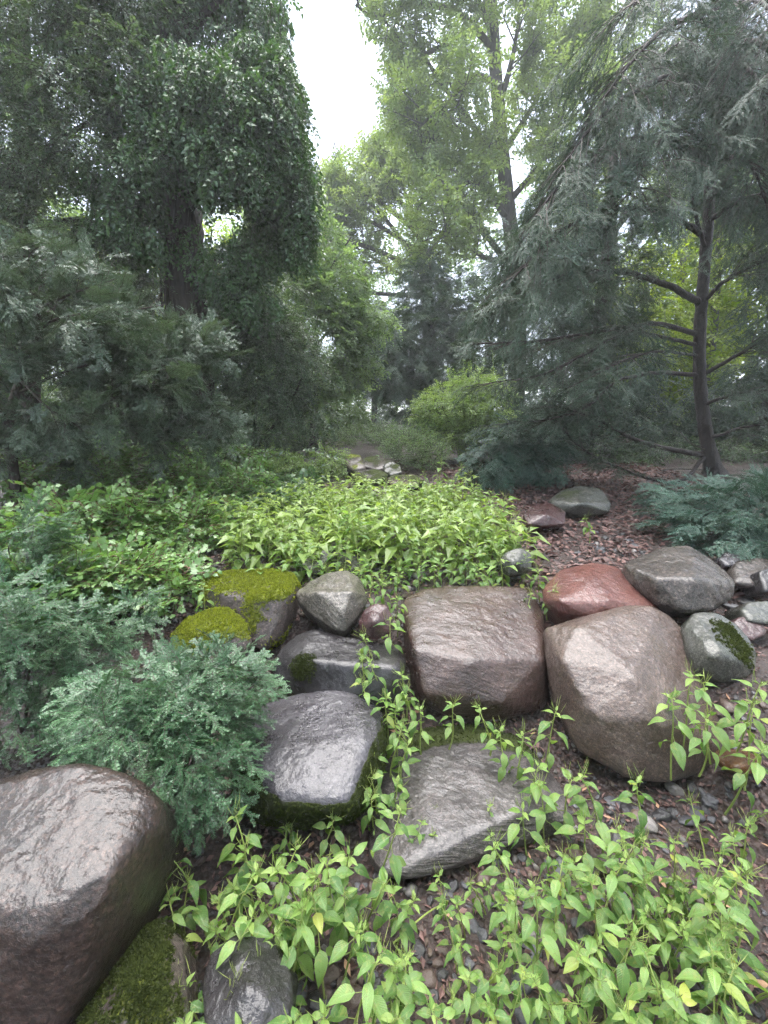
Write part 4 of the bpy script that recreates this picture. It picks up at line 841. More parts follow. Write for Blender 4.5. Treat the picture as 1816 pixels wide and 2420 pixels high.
# a second conifer wall behind it
for k, (bx, Y, bl, n, lb) in enumerate([(1380, 8.8, [(1280, 760, 8.8, 110, 130, 1), (1400, 700, 8.9, 120, 120, 1), (1300, 940, 8.5, 130, 90, .9), (1420, 950, 8.6, 110, 80, .8), (1230, 620, 9, 70, 80, .7), (1340, 580, 9, 90, 90, .7), (1460, 860, 8.8, 90, 90, .7), (1250, 1020, 8.3, 90, 50, .6)], 2000, 'dark hemlock crowding behind the spruce limbs'),
                                    (1800, 8.4, [(1780, 950, 8.4, 120, 90, .8), (1740, 1050, 8.2, 130, 50, .8), (1850, 780, 8.3, 90, 130, .8), (1560, 1040, 8.6, 110, 55, .7), (1600, 960, 8.8, 90, 60, .6), (1880, 500, 8.4, 110, 160, .9), (1800, 350, 8.0, 120, 140, .9), (1720, 230, 8.0, 110, 110, .8), (1780, 60, 7.8, 130, 110, .8), (1560, 420, 8.2, 90, 80, .6), (1640, 100, 8.2, 90, 80, .7), (1900, 150, 7.8, 120, 160, .8)], 2200, 'dark hemlock at the picture edge behind the spruce trunk')]):
    t = tree('hemlock_tree', (bx, 1080), Y, lb); lo = np.array(t.location)
    trunk([lo, lo + V(.05, 0, 3), lo + V(0, 0, 6)], .15, .06, M['bark'], t, 1.3, 10)
    crown('crown', [blob(*q) for q in bl], n, 'spruce', t, 1.35, .3, .34, 1.5, 41 + k, droop=.5)

t = tree('rhododendron_shrub', (1700, 1100), 7.8, 'dark low shrub in the shade behind the spruce foot', 'shrub')
for x in (1560, 1700, 1800): limb('stem', [np.array(t.location), at(x, 1085, 7.7), at(x, 1050, 7.6)], .02, .008, M['twig'], t)
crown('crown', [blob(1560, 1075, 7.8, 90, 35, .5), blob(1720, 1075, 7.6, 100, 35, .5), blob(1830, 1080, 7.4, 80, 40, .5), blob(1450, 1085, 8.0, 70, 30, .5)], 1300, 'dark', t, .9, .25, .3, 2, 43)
# ------------------------------------------------------------------ shrubs beside the stream bed
t = tree('round_bush', (1090, 1090), 8.0, 'bright light green rounded bush with upright shoots', 'bush')
for k in range(7): a = rng.uniform(1010, 1200); limb('stem', [at(1090, 1085, 8), at((a + 1090) / 2, 1000, 7.9), at(a, 930, 7.8)], .018, .006, M['twig'], t)
crown('crown', [blob(1080, 960, 7.8, 90, 60, .6), blob(1030, 985, 7.7, 50, 45, .4), blob(1150, 960, 7.7, 70, 60, .5), blob(1110, 910, 7.9, 60, 35, .4), blob(1060, 1030, 7.6, 60, 30, .4), blob(1140, 1020, 7.7, 60, 40, .4)], 2300, 'bush', t, .72, .55, .34, 2.5, 51, droop=.2)
for px, py in ((1060, 870), (1100, 850), (1165, 830), (1190, 860)):
    b = MB(); p0 = at(px - 5, 930, 7.9); p1 = at(px, py, 7.8); C = curve([p0, (p0 + p1) / 2 + V(.03, 0, 0), p1], 6); b.tube(C - np.array(t.location), .005, 4)
    for j in range(14): b.leaf(C[min(j, len(C) - 1)] - np.array(t.location), rng.normal(0, 1, 3) + V(0, 0, .2), V(0, 0, 1), .07, .04, m=1)
    b.build('shoot', [M['stem_green'], M['bush']], t)
t = tree('juniper_shrub', (1200, 1130), 6.0, 'low dusky conifer shrub below the bright bush', 'shrub')
crown('crown', [blob(1190, 1080, 6.0, 70, 45, .5), blob(1250, 1100, 6.0, 60, 40, .5), blob(1150, 1110, 5.8, 45, 35, .4), blob(1280, 1050, 6.2, 60, 40, .5), blob(1220, 1040, 6.4, 60, 40, .5)], 620, 'fir', t, .85, .4, .3, 2.5, 52)
t = tree('lavender_shrub', (850, 1060), 10.5, 'soft grey green mound at the end of the stream bed', 'shrub')
crown('crown', [blob(850, 1040, 10.4, 65, 28, .6), blob(800, 1050, 10.2, 40, 22, .5), blob(900, 1030, 11, 40, 25, .5)], 900, 'grey', t, .9, .4, .3, 2.5, 53, droop=-.4)
t = tree('fern_clump', (960, 1100), 7.2, 'pale feathery clump beside the far stream rocks', 'fern')
crown('crown', [blob(965, 1065, 7.1, 55, 38, .4), blob(1010, 1080, 6.9, 40, 35, .35), blob(940, 1040, 7.6, 40, 28, .4), blob(1000, 1040, 7.6, 40, 30, .4)], 800, 'grey', t, .95, .4, .3, 2.5, 54, droop=-.5)
t = tree('bramble_shrub', (740, 1120), 6.6, 'yellowish bramble tangle beside the far stream rocks', 'shrub')
crown('crown', [blob(760, 1085, 6.6, 60, 30, .4), blob(700, 1100, 6.3, 60, 30, .4), blob(790, 1105, 6.4, 35, 20, .3), blob(640, 1090, 6.4, 60, 30, .4)], 900, 'bush', t, .60, .4, .38, 3, 55)
t = tree('ivy_carpet', (600, 1190), 4.9, 'dark glossy ground ivy left of the balsam patch', 'ivy')
xs = rng.uniform(-2.3, -.9, 900); ys = rng.uniform(4.3, 6.3, 900); P = np.stack([xs, ys, gz(xs, ys) + rng.uniform(.02, .16, 900)], 1)
scatter('ivy', P, frames(norm(rng.normal(0, 1, P.shape) * V(1, 1, .3)), V(0, 0, 1) + rng.normal(0, .2, P.shape)), rng.uniform(.7, 1.1, 900), TW['ivyground'], t)

for bx, by, Y, bl, lb in ((800, 1030, 13, [(800, 960, 13, 60, 45, .8), (760, 985, 12.6, 50, 35, .7), (840, 990, 13.4, 40, 25, .6)], 'soft green shrub closing the path below the light green tree'), (690, 1050, 10.5, [(690, 985, 10.5, 70, 45, .7), (620, 1000, 10, 70, 45, .7), (560, 985, 10, 60, 50, .7)], 'mid green shrub under the light green tree')):
    t = tree('laurel_shrub', (bx, by), Y, lb, 'shrub')
    for q in bl: limb('stem', [np.array(t.location), (np.array(t.location) + at(*q[:3])) / 2, at(*q[:3])], .02, .008, M['twig'], t)
    crown('crown', [blob(*q) for q in bl], 900, 'hazel', t, .95, .3, .34, 1.8, 80)
# leafy currant shrubs on the bank
CUR = [((120, 1290), 3.0, [(150, 1230, 3.1, 70, 60, .3), (90, 1290, 2.9, 80, 60, .3), (200, 1290, 3.0, 80, 50, .3)], 'pale leaved currant shrub nearest the blue green yew tip'),
       ((280, 1290), 3.3, [(270, 1215, 3.4, 60, 50, .3), (300, 1270, 3.3, 80, 50, .3), (330, 1200, 3.5, 45, 40, .25), (250, 1320, 3.1, 70, 45, .3)], 'tall currant shrub with glossy lobed leaves before the shade'),
       ((420, 1290), 3.6, [(420, 1230, 3.7, 70, 55, .3), (470, 1260, 3.6, 60, 50, .3), (400, 1300, 3.4, 70, 50, .3), (500, 1210, 4.1, 60, 40, .3)], 'reddish stemmed currant shrub above the mossy boulders'),
       ((330, 1390), 2.7, [(320, 1350, 2.8, 90, 45, .25), (410, 1380, 2.7, 60, 40, .2), (240, 1380, 2.7, 80, 45, .25)], 'low currant shrub touching the mossy boulder'),
       ((160, 1400), 2.5, [(130, 1370, 2.5, 90, 50, .25), (60, 1400, 2.4, 80, 50, .25)], 'low currant shrub between the two yews'),
       ((560, 1190), 4.8, [(520, 1160, 4.9, 70, 40, .35), (450, 1150, 4.7, 60, 40, .3), (590, 1150, 5.0, 50, 35, .3)], 'shaded currant shrub at the foot of the ivy clad trunk'),
       ((110, 1170), 4.2, [(110, 1140, 4.2, 70, 60, .3), (200, 1130, 4.3, 60, 50, .3), (30, 1130, 4.1, 60, 50, .3)], 'thin currant shrub in deep shade below the yew'),
       ((300, 1160), 4.7, [(280, 1100, 4.8, 80, 60, .4), (360, 1110, 4.8, 70, 55, .35), (220, 1120, 4.6, 60, 50, .3)], 'leafy currant shrub under the middle of the yew'),
       ((480, 1170), 5.4, [(470, 1095, 5.5, 80, 50, .4), (560, 1090, 5.7, 70, 45, .4), (400, 1120, 5.3, 60, 40, .3)], 'currant shrub against the base of the dark trunk')]
for k, (bp, Y, bl, lb) in enumerate(CUR):
    t = tree('currant_shrub', bp, Y, lb, 'shrub', 'currant shrubs on the bank'); lo = np.array(t.location)
    bb = [blob(*q) for q in bl]
    for j in range(14):
        q = bb[j % len(bb)]; e = q[0] + rng.normal(0, .45, 3) * q[1] + V(0, 0, q[1][2] * .4); s0 = lo + V(rng.normal(0, .12), rng.normal(0, .1), 0)
        limb('stem', [s0, (s0 + e) / 2 + rng.normal(0, .04, 3), e], .005, .002, M['stem_red'], t, 5, 4, .3)
    crown('crown', bb, 430 if k < 5 else 330, 'currant', t, 1.0, .4, .34, 4, 60 + k, droop=.0, out=.8)

# ------------------------------------------------------------------ yews in front: sprigs one by one
def yew_bush(base, Y, label, tips, nspr, nfill, seed, blobs, size=1.0, fill='yew', kind='yew_bush', part='sprig'):
    t = tree(kind, base, Y, label, 'bush'); lo = np.array(t.location); C = []
    for q in tips:
        e = at(*q); m = (lo + e) / 2 + V(0, 0, .10); C.append(limb('branch', [lo, m, e], .010, .003, M['twig'], t, 8, 5, .2))
    bb = [blob(*q) for q in blobs]; P, d = in_blobs(bb, nspr + nfill, .75, .30, 5, seed)
    ok = P[:, 2] > gz(P[:, 0], P[:, 1]) + .03; P = P[ok]; d = d[ok]
    D = norm((P - lo) * V(1, 1, .5) * .9 + d * V(1, 1, .3) * .5 + rng.normal(0, .3, P.shape) - V(0, 0, .18)); E = frames(D, V(0, 0, 1) + rng.normal(0, .3, P.shape) + d * .5)
    vis = np.argsort(-(d @ norm(V(0, 0, CAM_Z) - np.mean(P, 0))))      # outermost towards the open side first
    for j in vis[:nspr]:
        o = bpy.data.objects.new(part, TW[fill][int(rng.integers(3))].data); COL.objects.link(o); o.parent = t; o.location = P[j] - lo; o.rotation_euler = E[j]; s = size * rng.uniform(.75, 1.2); o.scale = (s, s, s)
    k = vis[nspr:]; scatter('sprigs_within', P[k], E[k], size * rng.uniform(.7, 1.2, len(k)), TW[fill], t)
yew_bush((400, 1760), 1.62, 'feathery blue green yew bush leaning over the big boulders', [(270, 1620, 1.55), (420, 1560, 1.68), (560, 1550, 1.7), (600, 1620, 1.6), (500, 1750, 1.4), (330, 1720, 1.4), (430, 1850, 1.3), (560, 1560, 1.7)], 290, 420, 71,
         [(300, 1650, 1.52, 90, 70, .16), (400, 1620, 1.62, 100, 60, .18), (520, 1585, 1.68, 75, 45, .14), (450, 1660, 1.55, 120, 80, .2), (560, 1640, 1.58, 60, 80, .12), (360, 1720, 1.42, 110, 60, .15), (480, 1760, 1.42, 100, 70, .15), (430, 1850, 1.30, 65, 70, .10), (250, 1730, 1.38, 90, 45, .12), (520, 1850, 1.38, 50, 50, .08)], .62)
yew_bush((40, 1660), 1.9, 'spreading yew branch at the picture edge above the huge boulder', [(100, 1480, 1.9), (200, 1460, 2.0), (-40, 1450, 1.7), (240, 1560, 1.9)], 240, 320, 72,
         [(90, 1480, 1.9, 120, 60, .2), (200, 1500, 2.0, 90, 60, .18), (20, 1420, 1.9, 80, 60, .2), (160, 1580, 1.9, 100, 60, .18), (40, 1570, 1.8, 100, 60, .18), (270, 1470, 2.1, 60, 40, .12), (330, 1440, 2.2, 40, 35, .1), (-60, 1520, 1.7, 80, 90, .2), (40, 1690, 1.7, 110, 50, .15)], .66)
yew_bush((40, 1440), 2.5, 'upright blue tinged yew tip among the currant leaves', [(80, 1240, 2.4), (20, 1290, 2.4), (110, 1330, 2.4)], 90, 110, 73,
         [(80, 1260, 2.45, 45, 45, .12), (40, 1330, 2.4, 60, 50, .14), (110, 1340, 2.45, 50, 40, .12), (20, 1390, 2.35, 60, 40, .14)], .75)
yew_bush((1790, 1330), 3.7, 'low dark fir with layered sprays on the leaf litter', [(1640, 1200, 3.7), (1620, 1260, 3.5), (1750, 1180, 3.8), (1700, 1290, 3.3), (1816, 1250, 3.5), (1850, 1180, 3.8)], 150, 330, 74,
         [(1720, 1190, 3.8, 100, 28, .5), (1690, 1235, 3.6, 110, 22, .4), (1740, 1275, 3.35, 100, 22, .3), (1820, 1220, 3.6, 90, 60, .4), (1800, 1160, 4.0, 90, 30, .4), (1850, 1290, 3.3, 80, 30, .3), (1600, 1165, 4.4, 60, 14, .3)], .85, 'fir', 'fir_bush', 'spray')

# ------------------------------------------------------------------ balsam plants
def balsam_leaf(curl, fold, wid, twist):
    rows, cols = 7, 5; v = []; f = []; uv = []
    for i in range(rows):
        t = i / (rows - 1); w = wid * (math.sin(math.pi * min(1, t ** .72)) ** .85) * (1 - .25 * t) + .004
        if i == rows - 1: w = .004
        for j in range(cols):
            u = (j / (cols - 1) - .5) * 2; x = t * (1 - .12 * curl * t); z = .10 * t - curl * .55 * t ** 2 + fold * abs(u) * w + .02 * math.sin(t * 9 + u * 3) * abs(u)
            y = u * w + twist * t * t * .12; v.append((x, y, z)); uv.append((u * .5 + .5, t))
    for i in range(rows - 1):
        for j in range(cols - 1): a = i * cols + j; f.append((a, a + cols, a + cols + 1, a + 1))
    return v, f, uv
def leaf_mesh(name, mat, *a):
    v, f, uv = balsam_leaf(*a); me = bpy.data.meshes.new(name); me.from_pydata(v, [], f); l = me.uv_layers.new(name='UVMap')
    for p in me.polygons:
        for li, vi in zip(p.loop_indices, p.vertices): l.data[li].uv = uv[vi]
    me.polygons.foreach_set('use_smooth', [True] * len(f)); me.materials.append(mat); me.update(); return me
BL = [leaf_mesh('leaf', M['balsam'], *a) for a in ((.5, .35, .26, 1), (.9, .25, .24, -1), (.3, .5, .28, .5), (1.3, .3, .25, -1.5), (.7, .1, .23, 2))]
BY = [leaf_mesh('leaf', M['balsam_young'], *a) for a in ((.2, .6, .22, 1), (.5, .4, .24, -1))]
def small_leaf(mat):
    b = MB(); b.leaf(V(0, 0, .02), V(1, 0, .0), V(0, 0, 1), 1.0, .50, .2, .25); return b.v, b.f
def balsam_plan(h, n, L, seed):
    """stem line and leaf placements of one plant"""
    r = np.random.default_rng(seed); lean = r.normal(0, .14, 2); S_ = [V(lean[0] * t * t * h + .01 * math.sin(5 * t), lean[1] * t * t * h, h * t) for t in np.linspace(0, 1, 7)]
    lv = []; a = r.uniform(0, 6.28)
    for j in range(n):
        t = 1 - .62 * ((n - 1 - j) / n) ** 1.8 if j < n else 1; a += 2.4 + r.normal(0, .25); k = j / (n - 1)
        i = min(int(t * 6), 5); p = S_[i] + (S_[i + 1] - S_[i]) * (t * 6 - i)
        size = L * (1.05 - .72 * max(0, k - .45) / .55) * r.uniform(.8, 1.15); el = -.55 + 1.15 * max(0, k - .25) + r.normal(0, .2)
        d = V(math.cos(a) * math.cos(el), math.sin(a) * math.cos(el), math.sin(el)); pet = size * (.30 if k < .75 else .12)
        lv.append((p, p + d * pet, d, size, k > .74, int(r.integers(5))))
    return S_, lv
def stem_mb(S_, lv, r0=.0042, pods=True, seed=0):
    b = MB(); b.tube(S_, np.linspace(r0, r0 * .45, 7), 5); r = np.random.default_rng(seed)
    for p, q, d, s, y, k in lv: b.tube([p, q], [.0014, .0011], 3, 0, False)
    if pods:
        for k in range(9):
            d = norm(V(*r.normal(0, .6, 2), 1)); o = S_[-1] + r.normal(0, .008, 3); l = r.uniform(.02, .05)
            b.tube([o, o + d * l, o + d * l * 1.35 + V(0, 0, .004)], [.0005, .0012, .0003], 3, 0, False)
    return b
PL = []
for k in range(9):
    S_, lv = balsam_plan(1.0, 11 + k % 3, .30, 100 + k); PL.append((S_, lv))
def unit_plants(h, L, k):
    S_, lv = balsam_plan(h, 10 + k % 4, L, 200 + k); sm = stem_mb(S_, lv, seed=k).mesh('stem', M['stem_green'], True); return sm, S_, lv
PK = [unit_plants((.24, .32, .40, .27, .35, .20, .42, .30)[k], (.066, .075, .08, .062, .084, .055, .08, .07)[k], k) for k in range(8)]
PH = [.24, .32, .40, .27, .35, .20, .42, .30]
def put_balsam(base, k, yaw, sc, label, group, leafy=True, tilt=(0, 0), name='balsam_plant', patch=False):
    sm, S_, lv = (PK_patch if patch else PK)[k]
    t = empty(name, base, label, 'plant', group); t.rotation_euler = (tilt[0], tilt[1], yaw); t.scale = (sc, sc, sc)
    obj('stem', sm, t)
    if leafy:
        E = frames(np.array([l[2] for l in lv]), V(0, 0, 1))
        for (p, q, d, s, y, kk), e in zip(lv, E):
            o = bpy.data.objects.new('leaf', (BY[kk % 2] if y else BL[kk])); COL.objects.link(o); o.parent = t; o.location = q; o.rotation_euler = e; o.scale = (s, s, s)
    else:
        o = obj('foliage', PF[k], t); o['kind'] = 'stuff'
    return t
def joined_leaves(k):
    sm, S_, lv = PK_patch[k]; b = MB()
    for p, q, d, s, y, kk in lv: b.leaf(q, d, V(0, 0, 1) + rng.normal(0, .2, 3), s * 1.25, s * .62, .2, .3)
    return b.mesh('foliage', M['balsam_far'])
PK_near, PH_near = PK, PH
PH_patch = [.26, .34, .40, .22, .30, .18, .36, .28]
def patch_plan(h, k):
    r = np.random.default_rng(300 + k); S_, _ = balsam_plan(h, 6, .08, 300 + k); lv = []; a = r.uniform(0, 6.28); n = 15 + k % 4
    for j in range(n):
        t = .18 + .82 * (j / (n - 1)) ** .75; a += 2.4 + r.normal(0, .3); i = min(int(t * 6), 5); p = S_[i] + (S_[i + 1] - S_[i]) * (t * 6 - i)
        size = .105 * r.uniform(.6, 1.15) * (1 - .45 * max(0, t - .8) / .2); el = -.35 + .7 * max(0, t - .5) / .5 + r.normal(0, .25); d = V(math.cos(a) * math.cos(el), math.sin(a) * math.cos(el), math.sin(el)); lv.append((p, p + d * size * .4, d, size, t > .9, int(r.integers(5))))
    return stem_mb(S_, lv, .0038, seed=k).mesh('stem', M['stem_green'], True), S_, lv
PK_patch = [patch_plan(PH_patch[k], k) for k in range(8)]
PF = [joined_leaves(k) for k in range(8)]
def root_for(px, py, h, Ymin=.5, Ymax=6):
    """walk along the sight line until a plant of height h standing on the ground would reach it"""
    Y = np.arange(Ymin, Ymax, .01); xc = (px - 908) / F; yc = (1210 - py) / F; d = np.array([xc, CP + yc * SP, -SP + yc * CP]); t = Y / d[1]
    hit = np.nonzero(CAM_Z + d[2] * t - gz(d[0] * t, Y) <= h)[0]
    return at(px, py, Y[hit[0]] if len(hit) else Ymax)
NEAR = [(763,1905),(684,1935),(593,1973),(706,2006),(788,2023),(481,2056),(588,2061),(665,2107),(820,2094),(427,2110),(495,2181),(432,2209),(796,2176),(654,2225),(782,2263),(509,2329),(613,2362),(717,2351),(831,2318),(394,2390),(815,1946),(859,2023),(875,1908),
 (1154,1902),(1023,1891),(1094,1919),(960,1930),(1067,1979),(1198,1979),(1258,2023),(1302,2116),(1056,2077),(1190,2067),(1324,2023),(1231,2121),(1187,2154),(957,2094),(1091,2187),(990,2220),(1165,2203),(1258,2209),(941,2313),(1083,2340),(1367,2181),(1433,2165),(1526,2050),(1630,1984),(1635,2105),(1532,2220),(1455,2280),(1291,2307),(1329,2351),(1460,2356),(1570,2324),(1641,2351),(1630,2170),(1696,1935),(1783,1880),(1761,2203),(1728,2280),(1783,2247),(1772,2138),(1794,2028),(1756,1946),(1440,2070),(1385,2090),(1500,2140),(1580,2130),(1690,2060),(1700,2180),(1720,2360),(1800,2340),(1390,2270),(1520,2390),(1200,2390),(1010,2390),(1650,2250),(1480,1990),(1570,1980),(880,2230),(1120,2270),(640,1985),(740,1960),(540,2010),(620,2150),(730,2080),(760,2140),(560,2130),(690,2180),(850,2150),(460,2130),(450,2300),(560,2270),(1350,1990),(1420,2010),(1550,2110),(1680,2130),(1600,2040),(1740,2060)]
def near_label(px, py):
    if px < 560: return 'light green balsam plant between the moss rock and the dark slab'
    if px < 930: return 'light green balsam plant in front of the mossy grey boulder' if py < 2150 else 'light green balsam plant rooted in the pebbles by the dark slab'
    if py < 2010 and px < 1300: return 'slender balsam plant standing before the striped grey slab'
    if px < 1330: return 'light green balsam plant on the pebbly soil below the striped slab'
    if py < 2010: return 'light green balsam plant below the tan boulder on the slope'
    if py > 2290: return 'balsam plant in the lowest row of the corner stand'
    if px < 1480: return 'balsam plant of the corner stand nearest the pebble bed'
    if px > 1690: return 'balsam plant of the corner stand against the picture edge'
    return 'balsam plant in the middle of the corner stand below the tan boulder'
NEAR += [(int(rng.uniform(1290, 1816)), int(rng.uniform(1990, 2410))) for _ in range(26)] + [(int(rng.uniform(420, 900)), int(rng.uniform(1960, 2400))) for _ in range(10)] + [(int(rng.uniform(880, 1290)), int(rng.uniform(2060, 2410))) for _ in range(18)]
for i, (px, py) in enumerate(NEAR):
    k = i * 5 % 8; sc = rng.uniform(.85, 1.12)
    if px < 1300 and py > 2030 and px > 840: sc *= .78
    if px >= 1300: sc *= .9
    if px < 900: sc *= 1.02
    if 940 < px < 1220 and py < 2000: sc *= .62; 
    p = root_for(px, py, PH[k] * sc); l0 = near_label(px, py); l = ('tall ' if k in (2, 6) else 'low small leaved ' if k in (5, 0) else 'broad leaved ' if k == 4 else 'slim ') + l0.replace('slender ', '')
    put_balsam((p[0], p[1], float(gz(p[0], p[1])) - .02), k, rng.uniform(0, 6.28), sc, l, l0.replace('plant', 'plants'), tilt=tuple(rng.normal(0, .20, 2)))
# plants in the cracks between the boulders, each at its own place: top pixel, distance, height
CRACK = [(890,1500,2.12,.3,'balsam squeezed beside the maroon rock'),(905,1560,2.0,.3,'balsam rising before the black boulder end'),(915,1640,1.86,.3,'balsam where grey boulder and black boulder meet'),(960,1590,1.95,.26,'balsam close to the brown boulder corner'),(925,1730,1.72,.3,'leafy balsam above the slab edge in the gap'),(905,1785,1.62,.3,'balsam beside the mossy flank halfway down'),(890,1880,1.48,.3,'balsam at the lower end of the gap by the moss'),(1240,1760,1.64,.3,'balsam behind the slab end'),(1165,1690,1.76,.22,'small balsam on the moss under the brown boulder'),(902,1366,2.62,.30,'bushy yellowish balsam clump in the notch above the maroon rock'),(941,1400,2.5,.26,'balsam drooping beside the top of the brown boulder'),(875,1385,2.6,.24,'small balsam beside the pale angular boulder'),(926,1472,2.2,.34,'tall balsam hanging past the maroon rock'),(854,1563,1.98,.22,'balsam on the lip of the black boulder'),(878,1612,1.92,.24,'balsam beneath the black boulder'),(975,1635,1.88,.30,'balsam at the foot of the brown boulder'),(941,1693,1.78,.30,'balsam in the gap between grey boulder and slab'),(999,1684,1.82,.24,'balsam leaning on the mossy slab top'),(1066,1660,1.84,.20,'two-leaved balsam reaching before the brown boulder'),(946,1770,1.66,.32,'balsam halfway down the gap by the grey boulder'),(900,1830,1.55,.34,'balsam low in the gap beside the mossy flank'),(933,1848,1.55,.30,'yellowish balsam at the slab edge'),
 (1195,1733,1.68,.26,'balsam standing on the mossy end of the slab'),(1300,1679,1.78,.34,'balsam between brown and tan boulders'),(1258,1815,1.55,.36,'balsam with large drooping leaves before the slab end'),(1340,1831,1.5,.36,'tall balsam with seed pods below the tan boulder'),(1313,1864,1.46,.34,'balsam crowding the slab end'),(1450,1842,1.42,.32,'balsam before the streaked foot of the tan boulder'),(1532,1859,1.38,.30,'single balsam under the tan boulder tip'),(1269,1908,1.42,.34,'balsam beside the grey slab tip'),(1400,1941,1.34,.42,'large balsam with a big hanging leaf below the tan boulder'),(1618,1660,1.6,.34,'balsam reaching over the tan boulder flank'),(1642,1602,1.7,.36,'balsam tip touching the moss capped boulder'),(1715,1621,1.66,.40,'leafy balsam before the moss capped boulder'),(1768,1616,1.66,.42,'balsam at the picture edge under the moss capped boulder'),(1753,1737,1.5,.34,'balsam above the rust oval stone'),(1800,1680,1.55,.36,'balsam cut by the picture edge above the rust stone'),(1680,1690,1.55,.3,'balsam sprig hanging over the tan boulder edge'),
 (1300,1390,2.6,.2,'small balsam climbing the red boulder'),(1285,1345,2.75,.26,'balsam beside the red boulder top'),(1250,1410,2.55,.16,'balsam seedling between brown and red boulders'),(1400,1225,3.6,.16,'young balsam alone on the litter edge'),(478,1385,2.5,.2,'lone seedling before the moss carpet')]
HS = np.array(PH)
for i, (px, py, Y, h, lb) in enumerate(CRACK):
    k = min((0, 5, 3, 7, 1, 4), key=lambda q: abs(PH[q] - h) + .03 * ((i + q) % 3)); sc = min(1.35, max(1.12, h / PH[k]))
    p = at(px, py, Y); put_balsam((p[0], p[1], p[2] - PH[k] * sc), k, rng.uniform(0, 6.28), sc, lb, 'balsam plants in the cracks between boulders', tilt=tuple(rng.normal(0, .08, 2)))
# the dense patch on the terrace behind the boulders
def patch_ok(x, y):
    # outline of the patch on the ground
    l = np.interp(y, [2.75, 3.0, 3.5, 4.2, 5.0, 6.0], [-.60, -1.05, -1.45, -1.35, -.9, -.1]); r = np.interp(y, [2.75, 3.0, 3.5, 4.2, 5.0, 6.0], [.95, 1.1, 1.15, 1.15, 1.0, .75])
    return l < x < r
spots = []; tries = 0
while len(spots) < 290 and tries < 20000:
    tries += 1; y = 2.8 + 2.3 * rng.uniform(0, 1) ** 1.15; x = rng.uniform(-1.7, 1.3)
    if not patch_ok(x, y): continue
    if y < 3.1 and rng.uniform() < .45: continue
    if all((x - a) ** 2 + (y - c) ** 2 > .10 ** 2 for a, c in spots): spots.append((x, y))
spots.sort(key=lambda q: q[1])
def whole(k):
    o = PF[k].copy(); b = bmesh.new(); b.from_mesh(PK_patch[k][0])
    for f in b.faces: f.material_index = 1
    b.from_mesh(PF[k]); me = bpy.data.meshes.new('balsam'); b.to_mesh(me); b.free(); me.materials.append(M['balsam_far']); me.materials.append(M['stem_green']); return proto('balsam', me)
rest = np.array(spots[112:]); P = np.stack([rest[:, 0], rest[:, 1], gz(rest[:, 0], rest[:, 1]) - .02], 1)
tag(scatter('balsam_mass', P, np.stack([rng.normal(0, .08, len(P)), rng.normal(0, .08, len(P)), rng.uniform(0, 6.28, len(P))], 1), rng.uniform(.7, 1.1, len(P)), [whole(k) for k in range(8)]), 'far part of the balsam patch where plants merge', 'balsam')
for i, (x, y) in enumerate(spots[:112]):
    k = int(rng.integers(8)); sc = rng.uniform(.75, 1.25) * (.8 if y < 3.1 else 1.1 if y < 4.0 else .9)
    near = i < 36
    who = 'bushy' if k in (4, 6) else 'leggy' if k in (2, 7) else 'small' if k in (5, 0) else 'leafy'
    if y < 3.2: wh = 'behind the mossy boulder' if x < -.55 else 'behind the pale angular boulder' if x < -.1 else 'behind the brown boulder' if x < .62 else 'behind the red boulder'
    elif y < 4.1: wh = 'on the currant side of the terrace patch' if x < -.6 else 'on the leaf litter side of the terrace patch' if x > .6 else 'in the middle of the terrace patch'
    else: wh = 'at the ground ivy end of the terrace patch' if x < -.45 else 'at the back of the terrace patch near the dusky conifer' if x > .45 else 'at the back of the terrace patch below the far rocks'
    lb = f'{who} yellow green balsam {wh}'; grp = 'balsam plants ' + wh
    put_balsam((x, y, float(gz(x, y)) - .02), k, rng.uniform(0, 6.28), sc, lb, grp, patch=True, leafy=near, tilt=tuple(rng.normal(0, .08, 2)))
# taller dark leaved weeds at the back of the patch
for i, (px, py, Y, h) in enumerate([(1040, 1090, 5.4, .55), (1075, 1100, 5.2, .5), (1010, 1110, 5.3, .45), (1100, 1130, 4.9, .4), (1060, 1130, 5.0, .45), (1130, 1150, 4.7, .35)]):
    p = at(px, py, Y); put_balsam((p[0], p[1], float(gz(p[0], p[1])) - .02), i % 8, rng.uniform(0, 6.28), max(.8, (p[2] - float(gz(p[0], p[1]))) / PH[i % 8]), 'tall darker weed at the back corner of the balsam patch', 'tall weeds behind the balsam patch', leafy=True, name='tall_weed')

# ------------------------------------------------------------------ litter, pebbles, stones
def litter_leaf(mat):
    out = []
    for k in range(4):
        b = MB(); w = rng.uniform(.35, .6); c = rng.uniform(-.3, .5)
        b.leaf(V(-.5, 0, 0), V(1, 0, .05), V(0, 0, 1), 1, w, c, rng.uniform(-.3, .3)); out.append(proto('dead_leaf', b.mesh('dead_leaf', M[mat])))
    return out
DL = litter_leaf('dead_leaf'); DP = litter_leaf('dead_leaf_pale')
def lay(name, n, box, size, variants, label, cat, flat=.45, cond=None, lift=.012):
    x = rng.uniform(box[0], box[1], n); y = rng.uniform(box[2], box[3], n)
    if cond is not None: ok = cond(x, y); x = x[ok]; y = y[ok]
    P = np.stack([x, y, gz(x, y) + rng.uniform(.002, lift, len(x))], 1); a = rng.uniform(0, 6.28, len(x))
    D = np.stack([np.cos(a), np.sin(a), rng.normal(0, flat * .5, len(x))], 1)
    o = scatter(name, P, frames(D, V(0, 0, 1) + rng.normal(0, flat, P.shape)), size * rng.uniform(.5, 1.4, len(x)), variants); tag(o, label, cat); return o
lay('leaf_litter', 15000, (.85, 4.6, 2.4, 7.6), .058, DL, 'carpet of reddish brown dead leaves under the spruce', 'leaf litter')
